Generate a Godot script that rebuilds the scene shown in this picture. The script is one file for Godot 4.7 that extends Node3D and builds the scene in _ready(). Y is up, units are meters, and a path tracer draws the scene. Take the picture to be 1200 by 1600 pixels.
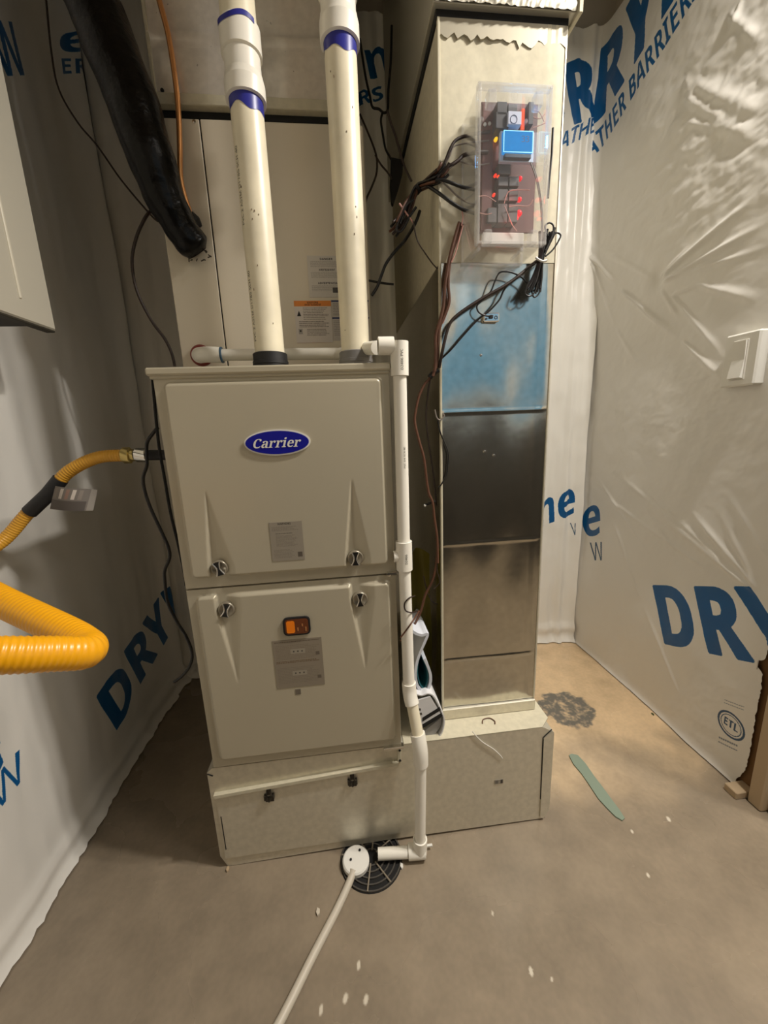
extends Node3D

# Furnace room: unit metres, y up. The furnace's front face stands in the plane z = 0, its left edge at x = 0.

const LAMPS := [Vector3(1.70, 2.40, 0.385), Vector3(1.365, 2.40, 0.42), Vector3(1.72, 2.40, 1.02)]  # third is an unseen soft fill, added for casing and furnace front

var M := {}
var used := {}
var rng := RandomNumberGenerator.new()

# ---------------------------------------------------------------- helpers
func st() -> SurfaceTool:
	var s := SurfaceTool.new()
	s.begin(Mesh.PRIMITIVE_TRIANGLES)
	s.set_smooth_group(-1)
	return s

func tri(s: SurfaceTool, a: Vector3, b: Vector3, c: Vector3) -> void:
	s.add_vertex(a); s.add_vertex(c); s.add_vertex(b)

func poly(s: SurfaceTool, p: Array, out: Vector3) -> void:
	var n: Vector3 = (p[1] - p[0]).cross(p[2] - p[0])
	if p.size() > 3 and n.length() < 1e-9:
		n = (p[2] - p[0]).cross(p[3] - p[0])
	var flip := n.dot(out) < 0.0
	for i in range(1, p.size() - 1):
		if flip:
			tri(s, p[0], p[i + 1], p[i])
		else:
			tri(s, p[0], p[i], p[i + 1])

func box(s: SurfaceTool, lo: Vector3, hi: Vector3, b := 0.0015) -> void:
	var c := (lo + hi) / 2.0
	var h := (hi - lo).abs() / 2.0
	b = minf(b, minf(h.x, minf(h.y, h.z)) * 0.6)
	s.set_smooth_group(-1)
	var f := func(sg: Vector3, ax: int) -> Vector3:
		var q := h - Vector3(b, b, b)
		q[ax] = h[ax]
		return c + q * sg
	for ax in 3:
		var u := (ax + 1) % 3
		var v := (ax + 2) % 3
		for sg in [-1.0, 1.0]:
			var q := []
			for k in [[-1.0, -1.0], [1.0, -1.0], [1.0, 1.0], [-1.0, 1.0]]:
				var g := Vector3()
				g[ax] = sg; g[u] = k[0]; g[v] = k[1]
				q.append(f.call(g, ax))
			var o := Vector3(); o[ax] = sg
			poly(s, q, o)
		for su in [-1.0, 1.0]:
			for sv in [-1.0, 1.0]:
				var g0 := Vector3(); g0[ax] = -1.0; g0[u] = su; g0[v] = sv
				var g1 := g0; g1[ax] = 1.0
				var o2 := Vector3(); o2[u] = su; o2[v] = sv
				poly(s, [f.call(g0, u), f.call(g1, u), f.call(g1, v), f.call(g0, v)], o2)
	for sx in [-1.0, 1.0]:
		for sy in [-1.0, 1.0]:
			for sz in [-1.0, 1.0]:
				var g3 := Vector3(sx, sy, sz)
				poly(s, [f.call(g3, 0), f.call(g3, 1), f.call(g3, 2)], g3)

func smooth_path(p: Array, n := 6) -> Array:
	var out := []
	for i in p.size() - 1:
		var a: Vector3 = p[maxi(i - 1, 0)]
		var b: Vector3 = p[i]
		var c: Vector3 = p[i + 1]
		var d: Vector3 = p[mini(i + 2, p.size() - 1)]
		for k in n:
			var t := float(k) / n
			out.append(0.5 * ((2.0 * b) + (c - a) * t + (2.0 * a - 5.0 * b + 4.0 * c - d) * t * t + (3.0 * b - a - 3.0 * c + d) * t * t * t))
	out.append(p[p.size() - 1])
	return out

func tube(s: SurfaceTool, p: Array, r: Variant, seg := 10, caps := true) -> void:
	# r: a number, or a Callable(share of the length, angle) -> radius
	var n := p.size()
	var rings := []
	var up := Vector3.UP
	var t0: Vector3 = (p[1] - p[0]).normalized()
	if absf(t0.dot(up)) > 0.9:
		up = Vector3.RIGHT
	var nx := (up - t0 * up.dot(t0)).normalized()
	for i in n:
		var t: Vector3 = (p[mini(i + 1, n - 1)] - p[maxi(i - 1, 0)]).normalized()
		nx = (nx - t * nx.dot(t)).normalized()
		var ny := t.cross(nx)
		var ring := []
		for k in seg:
			var a := TAU * k / seg
			var rr: float = r.call(float(i) / (n - 1), a) if r is Callable else r
			ring.append(p[i] + (nx * cos(a) + ny * sin(a)) * rr)
		rings.append(ring)
	s.set_smooth_group(1)
	for i in n - 1:
		for k in seg:
			var k2 := (k + 1) % seg
			tri(s, rings[i][k], rings[i][k2], rings[i + 1][k2])
			tri(s, rings[i][k], rings[i + 1][k2], rings[i + 1][k])
	if caps:
		s.set_smooth_group(-1)
		for e in [0, n - 1]:
			var dir: Vector3 = (p[0] - p[1]) if e == 0 else (p[n - 1] - p[n - 2])
			poly(s, rings[e], dir)

func lathe(s: SurfaceTool, prof: Array, at: Vector3, axis: Vector3, seg := 28, smooth := false) -> void:
	# prof: Vector2(radius, height along the axis)
	var z := axis.normalized()
	var x := (Vector3.UP if absf(z.y) < 0.9 else Vector3.RIGHT)
	x = (x - z * x.dot(z)).normalized()
	var y := z.cross(x)
	for i in prof.size() - 1:
		s.set_smooth_group(1 if smooth else 2 + i)
		for k in seg:
			var a := TAU * k / seg
			var b := TAU * (k + 1) / seg
			var da := x * cos(a) + y * sin(a)
			var db := x * cos(b) + y * sin(b)
			var p0: Vector3 = at + da * prof[i].x + z * prof[i].y
			var p1: Vector3 = at + db * prof[i].x + z * prof[i].y
			var p2: Vector3 = at + db * prof[i + 1].x + z * prof[i + 1].y
			var p3: Vector3 = at + da * prof[i + 1].x + z * prof[i + 1].y
			if prof[i].x > 1e-6:
				tri(s, p0, p1, p2)
			if prof[i + 1].x > 1e-6:
				tri(s, p0, p2, p3)
	s.set_smooth_group(-1)

func grid(s: SurfaceTool, nu: int, nv: int, f: Callable) -> void:
	# f(u, v) -> Vector3, u to the right and v upwards when seen from the front
	s.set_smooth_group(1)
	var a := []
	for j in nv + 1:
		var row := PackedVector3Array()
		for i in nu + 1:
			row.append(f.call(float(i) / nu, float(j) / nv))
		a.append(row)
	for j in nv:
		for i in nu:
			var uv := [Vector2(float(i) / nu, 1.0 - float(j) / nv), Vector2(float(i + 1) / nu, 1.0 - float(j) / nv), Vector2(float(i + 1) / nu, 1.0 - float(j + 1) / nv), Vector2(float(i) / nu, 1.0 - float(j + 1) / nv)]
			var q := [a[j][i], a[j][i + 1], a[j + 1][i + 1], a[j + 1][i]]
			for k in [0, 2, 1, 0, 3, 2]:
				s.set_uv(uv[k]); s.add_vertex(q[k])
	s.set_smooth_group(-1)

func prism(s: SurfaceTool, p: Array, place: Callable, d0: float, d1: float) -> void:
	# p: outline as Vector2; place(Vector2, depth) -> Vector3
	var pk := PackedVector2Array(p)
	var idx := Geometry2D.triangulate_polygon(pk)
	s.set_smooth_group(-1)
	var out: Vector3 = place.call(p[0], d1) - place.call(p[0], d0)
	for i in range(0, idx.size(), 3):
		poly(s, [place.call(p[idx[i]], d1), place.call(p[idx[i + 1]], d1), place.call(p[idx[i + 2]], d1)], out)
		poly(s, [place.call(p[idx[i]], d0), place.call(p[idx[i + 1]], d0), place.call(p[idx[i + 2]], d0)], -out)
	var ccw := not Geometry2D.is_polygon_clockwise(pk)
	for i in p.size():
		var a: Vector2 = p[i]
		var b: Vector2 = p[(i + 1) % p.size()]
		var n := (b - a).orthogonal()
		if ccw == true:
			n = -n
		var o: Vector3 = place.call(a + n, d0) - place.call(a, d0)
		var o1: Vector3 = place.call(a - n, d0) - place.call(a, d0)
		var mid := (a + b) / 2.0
		if Geometry2D.is_point_in_polygon(mid + n.normalized() * 1e-5, pk):
			o = o1
		poly(s, [place.call(a, d0), place.call(b, d0), place.call(b, d1), place.call(a, d1)], o)

func xy(v: Vector2, d: float) -> Vector3:
	return Vector3(v.x, v.y, d)

func ribbon(p: Array, th: float) -> Array:
	# the outline of a sheet of that thickness that follows a line
	var l := []
	var r := []
	for i in p.size():
		var t: Vector2 = (p[mini(i + 1, p.size() - 1)] - p[maxi(i - 1, 0)]).normalized()
		var n := Vector2(-t.y, t.x) * th / 2.0
		l.append(p[i] + n)
		r.push_front(p[i] - n)
	return l + r

func smooth2(p: Array, n := 5) -> Array:
	var q := []
	for v in p:
		q.append(Vector3(v.x, v.y, 0))
	var out := []
	for v in smooth_path(q, n):
		out.append(Vector2(v.x, v.y))
	return out

func mat(c: Color, rough := 0.6, metal := 0.0, spec := 0.5) -> StandardMaterial3D:
	var m := StandardMaterial3D.new()
	m.albedo_color = c
	m.roughness = rough
	m.metallic = metal
	m.metallic_specular = spec
	return m

func c8(r: int, g: int, b: int, a := 255) -> Color:
	return Color(r / 255.0, g / 255.0, b / 255.0, a / 255.0)

func numbered(n: String) -> String:
	if not used.has(n):
		used[n] = 0
		return n
	used[n] += 1
	return "%s_%03d" % [n, used[n]]

func meta(o: Node, label: String, category: String, group := "", kind := "") -> void:
	if label: o.set_meta("label", label)
	if category: o.set_meta("category", category)
	if group: o.set_meta("group", group)
	if kind: o.set_meta("kind", kind)

func thing(called: String, label: String, category: String, at := Vector3.ZERO, group := "") -> Node3D:
	var o := Node3D.new()
	o.name = numbered(called)
	o.position = at
	add_child(o)
	meta(o, label, category, group)
	return o

func base_of(o: Node) -> Vector3:
	var v := Vector3.ZERO
	while o is Node3D and o != self:
		v += o.position
		o = o.get_parent()
	return v

# commits what is in s (built in world coordinates) as one mesh under parent
func part(called: String, s: SurfaceTool, m: Material, parent: Node = self, uvs := false) -> MeshInstance3D:
	s.generate_normals()
	var o := MeshInstance3D.new()
	o.mesh = s.commit()
	o.mesh.surface_set_material(0, m)
	o.name = called if parent != self else numbered(called)
	parent.add_child(o, true)
	if parent != self:
		o.position = -base_of(parent)
	return o

func solo(called: String, s: SurfaceTool, m: Material, label: String, category: String, group := "") -> MeshInstance3D:
	var o := part(called, s, m)
	meta(o, label, category, group)
	return o

func struct(called: String, s: SurfaceTool, m: Material, label := "", category := "") -> MeshInstance3D:
	var o := part(called, s, m)
	meta(o, label, category, "", "structure")
	return o

func cable(called: String, path: Array, r: float, m: Material, label: String, group := "", n := 6, seg := 8) -> MeshInstance3D:
	var s := st()
	tube(s, smooth_path(path, n), r, seg)
	return solo(called, s, m, label, "cable", group)

# ---------------------------------------------------------------- lettering
var glyphs := {}
func letters(text: String, bold: bool, serif := false) -> Array:
	# flat triangles of a text; [points, rect]
	var key := text + str(bold) + str(serif)
	if glyphs.has(key):
		return glyphs[key]
	var f := SystemFont.new()
	f.font_names = PackedStringArray(["Droid Serif" if serif else "Droid Sans"])
	f.font_weight = 700 if bold else 400
	var t := TextMesh.new()
	t.text = text
	t.font = f
	t.font_size = 64
	t.pixel_size = 0.01
	t.depth = 0.0
	t.curve_step = 1.0
	t.horizontal_alignment = HORIZONTAL_ALIGNMENT_LEFT
	var a := t.get_mesh_arrays()
	var v: PackedVector3Array = a[Mesh.ARRAY_VERTEX]
	var ix: PackedInt32Array = a[Mesh.ARRAY_INDEX] if a[Mesh.ARRAY_INDEX] != null else PackedInt32Array()
	var p := PackedVector2Array()
	if ix.size():
		for i in ix:
			p.append(Vector2(v[i].x, v[i].y))
	else:
		for q in v:
			p.append(Vector2(q.x, q.y))
	var lo := Vector2(1e9, 1e9)
	var hi := -lo
	for q in p:
		lo = lo.min(q); hi = hi.max(q)
	glyphs[key] = [p, Rect2(lo, hi - lo)]
	return glyphs[key]

func fill_tri(im: Image, a: Vector2, b: Vector2, c: Vector2, col: Color) -> void:
	var y0 := maxi(0, int(floor(minf(a.y, minf(b.y, c.y)))))
	var y1 := mini(im.get_height() - 1, int(ceil(maxf(a.y, maxf(b.y, c.y)))))
	var e := [[a, b], [b, c], [c, a]]
	for y in range(y0, y1 + 1):
		var yy := y + 0.5
		var l := 1e9
		var r := -1e9
		for k in e:
			var p: Vector2 = k[0]
			var q: Vector2 = k[1]
			if (p.y <= yy) != (q.y <= yy):
				var x := p.x + (yy - p.y) / (q.y - p.y) * (q.x - p.x)
				l = minf(l, x); r = maxf(r, x)
		if r >= l:
			var xi := maxi(0, int(round(l)))
			var xe := mini(im.get_width(), int(round(r)))
			if xe > xi:
				im.fill_rect(Rect2i(xi, y, xe - xi, 1), col)

# text whose box runs from p0 (bottom left) to p1 (bottom right of the letters ref) with p2 above p0, in pixels of im
func print_text(im: Image, text: String, ref: String, p0: Array, col: Color, bold := true, prefix := "", fat := 0.0) -> void:
	if fat > 0.0:
		for k in 8:
			var o2 := Vector2(cos(TAU * k / 8.0), sin(TAU * k / 8.0)) * fat
			print_text(im, text, ref, [p0[0] + o2, p0[1] + o2, p0[2] + o2], col, bold, prefix)
	var p := p0
	var r: Rect2 = letters(ref, bold)[1]
	var full: Array = letters(prefix + text, bold)
	var off := 0.0
	if prefix:
		off = full[1].end.x - letters(text, bold)[1].size.x - full[1].position.x
	var o := Vector2(full[1].position.x + off, r.position.y)
	var ex: Vector2 = (p[1] - p[0]) / r.size.x
	var ey: Vector2 = (p[2] - p[0]) / r.size.y
	var q := PackedVector2Array()
	for v in full[0]:
		q.append(p[0] + ex * (v.x - o.x) + ey * (v.y - o.y))
	for i in range(0, q.size(), 3):
		fill_tri(im, q[i], q[i + 1], q[i + 2], col)

func tex(im: Image) -> ImageTexture:
	return ImageTexture.create_from_image(im)

func noise(freq: float, sd: int, oct := 4, kind := FastNoiseLite.TYPE_SIMPLEX_SMOOTH) -> FastNoiseLite:
	var n := FastNoiseLite.new()
	n.seed = sd
	n.frequency = freq
	n.noise_type = kind
	n.fractal_octaves = oct
	return n

func noise_tex(freq: float, sd: int, lo: float, hi: float, size := 512, kind := FastNoiseLite.TYPE_SIMPLEX_SMOOTH) -> NoiseTexture2D:
	var t := NoiseTexture2D.new()
	t.noise = noise(freq, sd, 4, kind)
	t.width = size; t.height = size
	t.seamless = true
	var g := Gradient.new()
	g.set_color(0, Color(lo, lo, lo)); g.set_color(1, Color(hi, hi, hi))
	t.color_ramp = g
	return t

func bump_tex(freq: float, sd: int, strength: float, size := 512) -> NoiseTexture2D:
	var t := NoiseTexture2D.new()
	t.noise = noise(freq, sd, 4)
	t.width = size; t.height = size
	t.seamless = true
	t.as_normal_map = true
	t.bump_strength = strength
	return t

func galv(c: Color, rlo: float, rhi: float, sd: int, metal := 0.9, wav := 1.2) -> StandardMaterial3D:
	var m := mat(c, 1.0, metal)
	m.roughness_texture = noise_tex(0.02, sd, rlo, rhi, 512)
	m.albedo_texture = noise_tex(0.03, sd + 3, 0.93, 1.0, 512)
	m.normal_enabled = true
	m.normal_texture = bump_tex(0.006, sd + 5, wav)
	m.normal_scale = 0.35
	m.uv1_triplanar = true
	m.uv1_world_triplanar = true
	m.uv1_scale = Vector3(3, 3, 3)
	return m

func seg_dist(p: Vector2, a: Vector2, b: Vector2) -> Vector2:
	# (distance, share along)
	var d := b - a
	var t := clampf((p - a).dot(d) / d.length_squared(), 0.0, 1.0)
	return Vector2(p.distance_to(a + d * t), t)

# ================================================================ the scene
func _ready() -> void:
	rng.seed = 7
	# ---- camera
	var cam := Camera3D.new()
	cam.name = "camera"
	cam.fov = 105.45
	cam.near = 0.02
	cam.basis = Basis(Vector3.UP, -0.1056) * Basis(Vector3.RIGHT, -0.2140) * Basis(Vector3.BACK, -0.0390)
	cam.position = Vector3(0.3387, 1.0631, 0.8102)
	add_child(cam)
	cam.current = true
	# ---- environment
	var we := WorldEnvironment.new()
	we.name = "environment"
	var e := Environment.new()
	e.background_mode = Environment.BG_COLOR
	e.background_color = c8(20, 24, 30)
	e.tonemap_mode = Environment.TONE_MAPPER_LINEAR
	e.tonemap_exposure = 0.68
	e.sdfgi_enabled = true
	e.ssao_enabled = true
	e.ssil_enabled = true
	we.environment = e
	add_child(we)
	# ---- lights
	for i in 3:
		var lamp := AreaLight3D.new()
		lamp.name = "ceiling_lamp_light"
		lamp.position = LAMPS[i] - Vector3(0, 0.004, 0)
		lamp.rotation.x = -PI / 2.0
		lamp.area_size = Vector2(0.08, 0.08) if i < 2 else Vector2(0.40, 0.40)
		lamp.light_energy = [3.6, 4.3, 1.5][i]
		lamp.light_color = Color(1.0, 0.972, 0.935)
		lamp.area_range = 8.0
		lamp.shadow_enabled = true
		add_child(lamp, true)
	var sky_light := AreaLight3D.new()
	sky_light.name = "window_daylight"
	sky_light.area_size = Vector2(0.74, 0.86)
	sky_light.position = Vector3(1.32, 1.6, 1.70)
	sky_light.light_color = Color(0.6, 0.85, 1.0)
	sky_light.light_energy = 0.10
	sky_light.area_range = 8.0
	sky_light.shadow_enabled = true
	add_child(sky_light)
	materials()
	setting()
	sheets()
	furnace()
	plenum_base()
	riser()
	coil_casing()
	lineset()
	vents()
	drain()
	control_box()
	gas_hose()
	left_cabinet()
	light_switch()
	wires()
	gap_papers()
	floor_items()

func materials() -> void:
	M.paint = mat(c8(184, 176, 155), 0.38, 0.25)
	M.paint.normal_enabled = true
	M.paint.normal_texture = bump_tex(0.05, 21, 0.6)
	M.paint.normal_scale = 0.12
	M.paint.uv1_triplanar = true
	M.paint.uv1_world_triplanar = true
	M.paint.uv1_scale = Vector3(6, 6, 6)
	M.casing = mat(c8(220, 210, 190), 0.5, 0.05)
	M.galv = galv(c8(222, 216, 198), 0.36, 0.46, 11, 0.55)
	M.galv_smooth = galv(c8(212, 208, 196), 0.14, 0.17, 31, 1.0, 0.5)
	M.galv_bright = galv(c8(206, 199, 175), 0.68, 0.78, 41, 0.1, 0.7)
	M.tape = mat(c8(196, 192, 176), 0.45, 0.6)
	M.pvc = mat(c8(242, 233, 206), 0.35)
	M.pvc.albedo_texture = noise_tex(0.012, 51, 0.9, 1.0, 256)
	M.pvc.uv1_triplanar = true
	M.pvc.uv1_scale = Vector3(4, 4, 4)
	M.pvc_white = mat(c8(236, 232, 220), 0.32)
	M.primer = mat(c8(44, 48, 140), 0.35)
	M.print_grey = mat(c8(70, 66, 60), 0.6)
	M.black = mat(c8(16, 15, 15), 0.4)
	M.black_matte = mat(c8(14, 13, 13), 0.75)
	M.rubber = mat(c8(24, 24, 26), 0.55)
	M.grey_rubber = mat(c8(120, 118, 116), 0.5)
	M.brown = mat(c8(92, 58, 40), 0.5)
	M.brown_dark = mat(c8(46, 32, 24), 0.5)
	M.insul = mat(c8(6, 5, 5), 0.3, 0.0, 0.35)
	M.insul.normal_enabled = true
	M.insul.normal_texture = bump_tex(0.025, 141, 4.0)
	M.insul.normal_scale = 0.6
	M.insul.uv1_triplanar = true
	M.insul.uv1_scale = Vector3(5, 5, 5)
	M.copper = mat(c8(228, 166, 108), 0.32, 0.8)
	M.wire_grey = mat(c8(120, 112, 104), 0.5)
	M.wire_pink = mat(c8(190, 140, 130), 0.5)
	M.red_rubber = mat(c8(120, 34, 24), 0.5)
	M.chrome = mat(c8(220, 218, 212), 0.15, 1.0)
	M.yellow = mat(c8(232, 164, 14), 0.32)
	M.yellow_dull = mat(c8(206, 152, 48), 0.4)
	M.brass = mat(c8(196, 176, 112), 0.3, 0.8)
	M.wood = mat(c8(108, 76, 38), 0.75)
	M.jamb = mat(c8(176, 154, 124), 0.55)
	M.white = mat(c8(222, 220, 212), 0.45)
	M.paper = mat(c8(214, 214, 216), 0.6)
	M.dark_wood = mat(c8(196, 186, 168), 0.8)
	M.joist = mat(c8(180, 156, 122), 0.8)

func lamp_mat(c: Color, k: float, own := Color(0, 0, 0, 0)) -> StandardMaterial3D:
	var m := mat(own if own.a > 0.0 else c, 0.3)
	m.emission_enabled = true
	m.emission = c
	m.emission_energy_multiplier = k
	return m

# ---------------------------------------------------------------- setting
func setting() -> void:
	# floor with paint specks and a patched circle
	var X0 := -0.43
	var X1 := 2.5
	var Z0 := -0.85
	var Z1 := 1.75
	var w := 1280
	var h := 1136
	var im := Image.create(w, h, false, Image.FORMAT_RGB8)
	var n1 := noise(1.6, 3, 5)
	var n2 := noise(9.0, 4, 4)
	var n3 := noise(60.0, 5, 2)
	var patch := Vector2(1.128, -0.388)
	for j in h:
		for i in w:
			var p := Vector2(X0 + (X1 - X0) * (i + 0.5) / w, Z0 + (Z1 - Z0) * (j + 0.5) / h)
			var k := 1.0 + 0.10 * n1.get_noise_2dv(p) + 0.07 * n2.get_noise_2dv(p) + 0.03 * n3.get_noise_2dv(p)
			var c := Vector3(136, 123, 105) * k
			c = c.lerp(Vector3(214, 187, 150) * k, smoothstep(0.05, -0.35, p.y + 0.15 * n1.get_noise_2dv(p * 2.0)) * smoothstep(0.7, 0.95, p.x))  # paler concrete at back right, lightened further to carry the lamp light
			var d := p.distance_to(patch) / 0.098 + 0.25 * n2.get_noise_2dv(p * 2.0)
			if d < 1.0:
				var g := 0.5 + 0.9 * n2.get_noise_2dv(p * 3.0) + 0.5 * n3.get_noise_2dv(p)
				c = c.lerp(Vector3(112, 108, 100), clampf(0.2 + g + 0.5 * d * d, 0.0, 1.0) * clampf((1.0 - d) * 8.0, 0.0, 1.0))
			im.set_pixel(i, j, Color(c.x / 255.0, c.y / 255.0, c.z / 255.0))
	var specks: Array = [Vector2(1.004, 0.161), Vector2(0.239, 0.28), Vector2(0.286, 0.271), Vector2(0.312, 0.227), Vector2(0.325, 0.277), Vector2(0.651, 0.282), Vector2(0.687, 0.298), Vector2(0.613, 0.181), Vector2(1.16, 0.046), Vector2(1.04, 0.063)]
	for s in specks:
		var c := Vector2((s.x - X0) / (X1 - X0) * w, (s.y - Z0) / (Z1 - Z0) * h)
		var r := rng.randf_range(1.0, 2.4)
		for j in range(-4, 5):
			for i in range(-4, 5):
				var v := Vector2(i, j * 0.6 + i * 0.3)
				var q := Vector2i(int(c.x) + i, int(c.y) + j)
				if v.length() < r and q.x >= 0 and q.y >= 0 and q.x < w and q.y < h:
					im.set_pixel(q.x, q.y, im.get_pixel(q.x, q.y).lerp(c8(216, 208, 190), 0.85 if v.length() < r * 0.7 else 0.5))
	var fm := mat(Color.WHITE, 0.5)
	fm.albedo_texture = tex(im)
	fm.roughness_texture = noise_tex(0.01, 61, 0.42, 0.68)
	fm.normal_enabled = true
	fm.normal_texture = bump_tex(0.02, 62, 1.0)
	fm.normal_scale = 0.1
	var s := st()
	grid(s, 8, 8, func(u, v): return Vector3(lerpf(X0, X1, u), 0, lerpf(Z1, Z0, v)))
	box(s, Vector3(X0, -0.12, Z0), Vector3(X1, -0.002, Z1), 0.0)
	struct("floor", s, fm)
	# walls behind the plastic: framing and board
	var wall := mat(c8(186, 178, 164), 0.8)
	var dark_wall := mat(c8(44, 41, 36), 0.85)
	s = st(); box(s, Vector3(-0.6, -0.1, -1.0), Vector3(-0.46, 2.7, 1.9), 0.0); struct("wall_left", s, wall)
	s = st(); box(s, Vector3(-0.6, -0.1, -1.02), Vector3(1.6, 2.7, -0.87), 0.0); struct("wall_back", s, wall)
	s = st(); box(s, Vector3(1.447, -0.1, -0.87), Vector3(1.58, 2.7, -0.045), 0.0)
	box(s, Vector3(1.45, 0.0, 0.045), Vector3(1.58, 2.7, 0.13), 0.0)
	box(s, Vector3(1.58, -0.1, -0.14), Vector3(2.6, 2.7, -0.045), 0.0)
	box(s, Vector3(2.5, -0.1, -0.045), Vector3(2.6, 2.7, 1.9), 0.0)
	struct("wall_right", s, wall)
	s = st()
	box(s, Vector3(-0.6, -0.1, 1.74), Vector3(2.6, 1.14, 1.86), 0.0)
	box(s, Vector3(-0.6, 2.06, 1.72), Vector3(2.6, 2.7, 1.86), 0.0)
	box(s, Vector3(-0.6, 1.14, 1.72), Vector3(0.92, 2.06, 1.86), 0.0)
	box(s, Vector3(1.72, 1.14, 1.72), Vector3(2.6, 2.06, 1.86), 0.0)
	struct("wall_front", s, wall)
	s = st(); box(s, Vector3(-0.45, 0.0, 1.715), Vector3(2.5, 1.13, 1.745), 0.004)
	struct("trim_3", s, dark_wall)
	s = st(); box(s, Vector3(-0.6, 2.62, -1.0), Vector3(2.6, 2.74, 1.9), 0.0)
	var ceil := struct("ceiling", s, M.dark_wood)
	# window behind the camera: blue daylight
	var win := thing("window_1", "", "", Vector3(1.32, 1.14, 1.78))
	win.set_meta("kind", "structure")
	s = st()
	for b in [[0.92, 1.14, 0.95, 2.06], [1.69, 1.14, 1.72, 2.06], [0.92, 1.14, 1.72, 1.17], [0.92, 2.03, 1.72, 2.06]]:
		box(s, Vector3(b[0], b[1], 1.74), Vector3(b[2], b[3], 1.80), 0.004)
	part("window_frame", s, M.white, win)
	s = st(); box(s, Vector3(0.945, 1.165, 1.765), Vector3(1.695, 2.035, 1.775), 0.0)
	part("window_pane", s, lamp_mat(Color(0.08, 0.40, 0.53), 0.8, Color(0.05, 0.09, 0.11)), win)
	for k in 6:
		s = st()
		var z := -0.40 + 0.40 * k
		box(s, Vector3(-0.43, 2.44, z - 0.02), Vector3(2.5, 2.62, z + 0.02), 0.003)
		part("joist", s, M.joist, ceil)
	# two flat lamps under the joists, above the frame; third is added fill
	for i in 3:
		var L: Vector3 = LAMPS[i]
		var K := 1.0 if i < 2 else 5.0
		var bl := thing("ceiling_lamp", ["flat square lamp panel under the ceiling joists beyond the door jamb", "flat square lamp panel under the ceiling joists by the right wall", "flat square fill panel added under the ceiling joists near the blue window"][i], "lamp", L)
		s = st(); box(s, L + Vector3(-0.05 * K, 0.002, -0.05 * K), L + Vector3(0.05 * K, 0.04, 0.05 * K), 0.006)
		part("lamp_housing", s, M.white, bl)
		s = st(); box(s, L + Vector3(-0.04 * K, -0.002, -0.04 * K), L + Vector3(0.04 * K, 0.002, 0.04 * K), 0.0)
		part("lamp_panel", s, lamp_mat(Color(1.0, 0.95, 0.86), 1.0), bl)
	# right door trim, stud and baseboard
	s = st(); box(s, Vector3(1.441, 0.0, -0.04), Vector3(1.5, 2.6, 0.030), 0.002); struct("trim_1", s, M.wood)
	s = st(); box(s, Vector3(1.414, 0.0, 0.028), Vector3(1.5, 2.6, 0.065), 0.004); struct("trim_2", s, M.jamb)
	s = st(); box(s, Vector3(1.432, 0.0, 0.065), Vector3(1.452, 0.07, 0.13), 0.006); struct("baseboard_right", s, M.white)
	s = st(); box(s, Vector3(1.385, 0.0, -0.012), Vector3(1.46, 0.022, 0.024), 0.002)
	solo("wood_shim", s, M.jamb, "small beige wooden shim on the floor at the foot of the door stud", "shim")

# ---------------------------------------------------------------- plastic sheets
func to_px(p: Array, r: Rect2, w: int, h: int, mirror := false) -> Array:
	var o := []
	for v in p:
		var u: float = (v.x - r.position.x) / r.size.x
		if mirror:
			u = 1.0 - u
		o.append(Vector2(u * w, (1.0 - (v.y - r.position.y) / r.size.y) * h))
	return o

func sheet_mat(im: Image) -> StandardMaterial3D:
	var m := mat(Color.WHITE, 0.34, 0.0, 0.5)
	m.albedo_texture = tex(im)
	m.texture_repeat = false
	return m

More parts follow.
